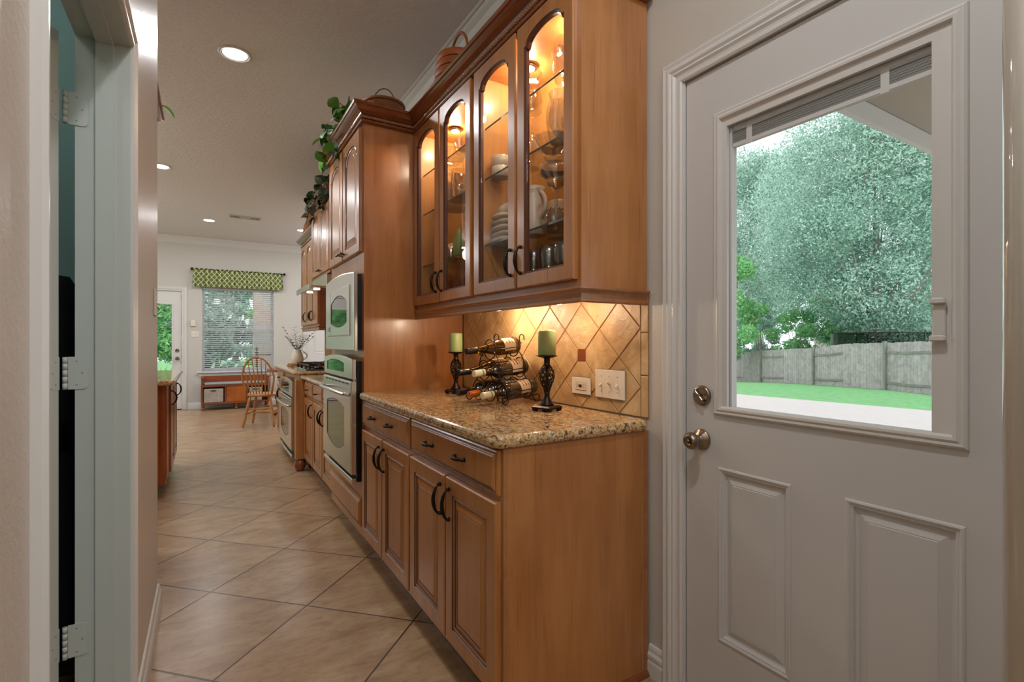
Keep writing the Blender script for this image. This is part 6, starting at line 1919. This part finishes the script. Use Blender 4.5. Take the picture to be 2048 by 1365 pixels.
# trampoline behind the fence
tx, ty = S_pt(1775, 24.5)
c = thing('trampoline', 'netted round trampoline standing behind the fence', 'trampoline', (tx, ty, -1.1))
mb = MB(); n = 32; Rt = 2.35
mb.tube([(Rt * math.cos(2 * PI * k / n), Rt * math.sin(2 * PI * k / n), 0.8) for k in range(n)], 0.04, 8, closed=True)
for k in range(8):
    a = 2 * PI * k / 8 + 0.2; mb.tube([(Rt * math.cos(a), Rt * math.sin(a), 0.0), (Rt * math.cos(a), Rt * math.sin(a), 2.85)], 0.025, 6)
mb.tube([(Rt * math.cos(2 * PI * k / n), Rt * math.sin(2 * PI * k / n), 2.72) for k in range(n)], 0.018, 6, closed=True)
obj('trampoline_frame', mb, M['iron'], c)
mb = MB(); mb.loft([[(Rt * math.cos(2 * PI * k / n), Rt * math.sin(2 * PI * k / n), zz) for k in range(n)] for zz in (0.82, 2.70)]); obj('safety_net', mb, M['net'], c, fix=False)
mb = MB(); mb.lathe([(2.3, 0.79), (2.3, 0.80), (0.01, 0.80)], n=32); obj('jumping_mat', mb, M['black'], c)
# neighbour's house far behind
hx, hy = S_pt(1765, 46)
c = thing('neighbour_house', 'pale neighbouring house just visible between the trees', 'house', (hx, hy, -1.6), -0.6)
mb = MB(); mb.box(-4.5, 4.5, -3, 3, 0, 3.3); obj('house_wall', mb, M['stucco'], c)
mb = MB(); mb.add([(-4.9, -3.4, 3.3), (4.9, -3.4, 3.3), (4.9, 3.4, 3.3), (-4.9, 3.4, 3.3), (-3.0, 0, 5.2), (3.0, 0, 5.2)], [(0, 1, 5, 4), (1, 2, 5), (2, 3, 4, 5), (3, 0, 4), (0, 3, 2, 1)]); obj('house_roof', mb, M['roof'], c)
# covered patio: soffit and beam
mb = MB(); mb.box(XR + 0.142, 6.2, -4.0, 1.40, 2.57, 2.67)
for k in range(1, 3): mb.box(XR + 0.142, 6.2, 1.38 - 0.45 * k, 1.38 - 0.45 * k + 0.03, 2.562, 2.5695)
struct('trim_10', mb, M['stucco'])
mb = MB(); mb.box(XR + 0.142, 6.2, 1.405, 1.44, 2.465, 2.75)
struct('trim_11', mb, M['trim'])
mb = MB(); mb.box(XR - 0.3, XR + 0.14, -4, 7.0, CEIL + 0.101, CEIL + 0.3)
struct('trim_12', mb, M['stucco'])

# garden outside the dining window and glazed far door
k = 0
for (x, y, zc, R, n, m_, lb) in ((-1.9, 14.2, 1.6, 1.5, 9000, 'tree2', 'bright leafy bush outside the glazed far door'),
                              (0.15, 15.2, 1.0, 1.3, 8000, 'tree', 'rounded shrub low outside the left half of the dining window'),
                              (0.75, 17.5, 2.6, 1.5, 8000, 'tree', 'taller tree outside the middle of the dining window'),
                              (-0.8, 18.5, 3.0, 2.2, 12000, 'tree', 'tall tree outside between the glazed door and dining window'),
                              (1.9, 16.5, 1.2, 1.3, 7000, 'tree2', 'green shrub outside the right half of the dining window'),
                              (-3.4, 17.0, 2.5, 2.4, 12000, 'tree2', 'tall green tree outside beyond the glazed far door')):
    k += 1; tree(x, y, -0.2, zc, R * 1.1, 40, int(n * 1.5), 0.075, m_, lb, 20 + k, 0.08, low=0.3, name='shrub' if R < 1.6 else 'tree', cat='shrub' if R < 1.6 else 'tree')
c = thing('yucca', 'spiky bright green yucca outside the glazed far door', 'plant', (-0.78, 12.3, -0.2))
lf = MB(); ti = []
for q in range(150):
    a = random.uniform(0, 2 * PI); e = random.uniform(0.15, 1.4)
    leafy(lf, ti, (0.06 * math.cos(a), 0.06 * math.sin(a), 0.35), (math.cos(a) * math.cos(e), math.sin(a) * math.cos(e), math.sin(e)), (0, 0, 1), random.uniform(0.6, 0.85), 0.035, curl=0.25)
obj('leaves', lf, M['tree2'], c, fix=False, tint=ti)
mb = MB(); mb.lathe([(0.09, 0), (0.08, 0.40), (0.02, 0.45)], n=12); obj('trunk', mb, M['bark'], c)
mb = MB(); mb.box(0.86, 1.30, 11.75, 12.15, -0.2, 2.6); tag(obj('brick_column', mb, M['brick']), 'pale pink brick column outside the right side of the dining window', 'column')
c = thing('garden_post', 'dark finialed garden post with a crossbar outside the dining window', 'post', (0.88, 11.4, -0.2))
mb = MB(); mb.tube([(0, 0, 0), (0, 0, 1.05)], 0.02, 8); mb.lathe([(0.02, 1.05), (0.04, 1.09), (0.015, 1.13), (0.035, 1.17), (0.012, 1.21), (0.03, 1.25), (0.002, 1.30)], n=12); obj('post', mb, M['iron'], c)
mb = MB(); mb.tube([(-0.45, 0, 1.10), (0.35, 0, 1.13)], 0.012, 6); obj('crossbar', mb, M['iron'], c)
for k, (x, y, zc, R, n) in enumerate(((-7.5, 4.0, 1.6, 2.0, 7000), (-7.8, 7.4, 2.0, 2.2, 7000), (-7.2, 10.5, 1.5, 2.0, 7000))):
    tree(x, y, -0.2, zc, R, 26, n, 0.10, 'tree2', ('garden bush outside the left kitchen window', 'garden bush between the left window and the left glass door', 'garden bush outside the left glass door')[k], 40 + k, 0.1, low=0.3, name='bush', cat='bush')
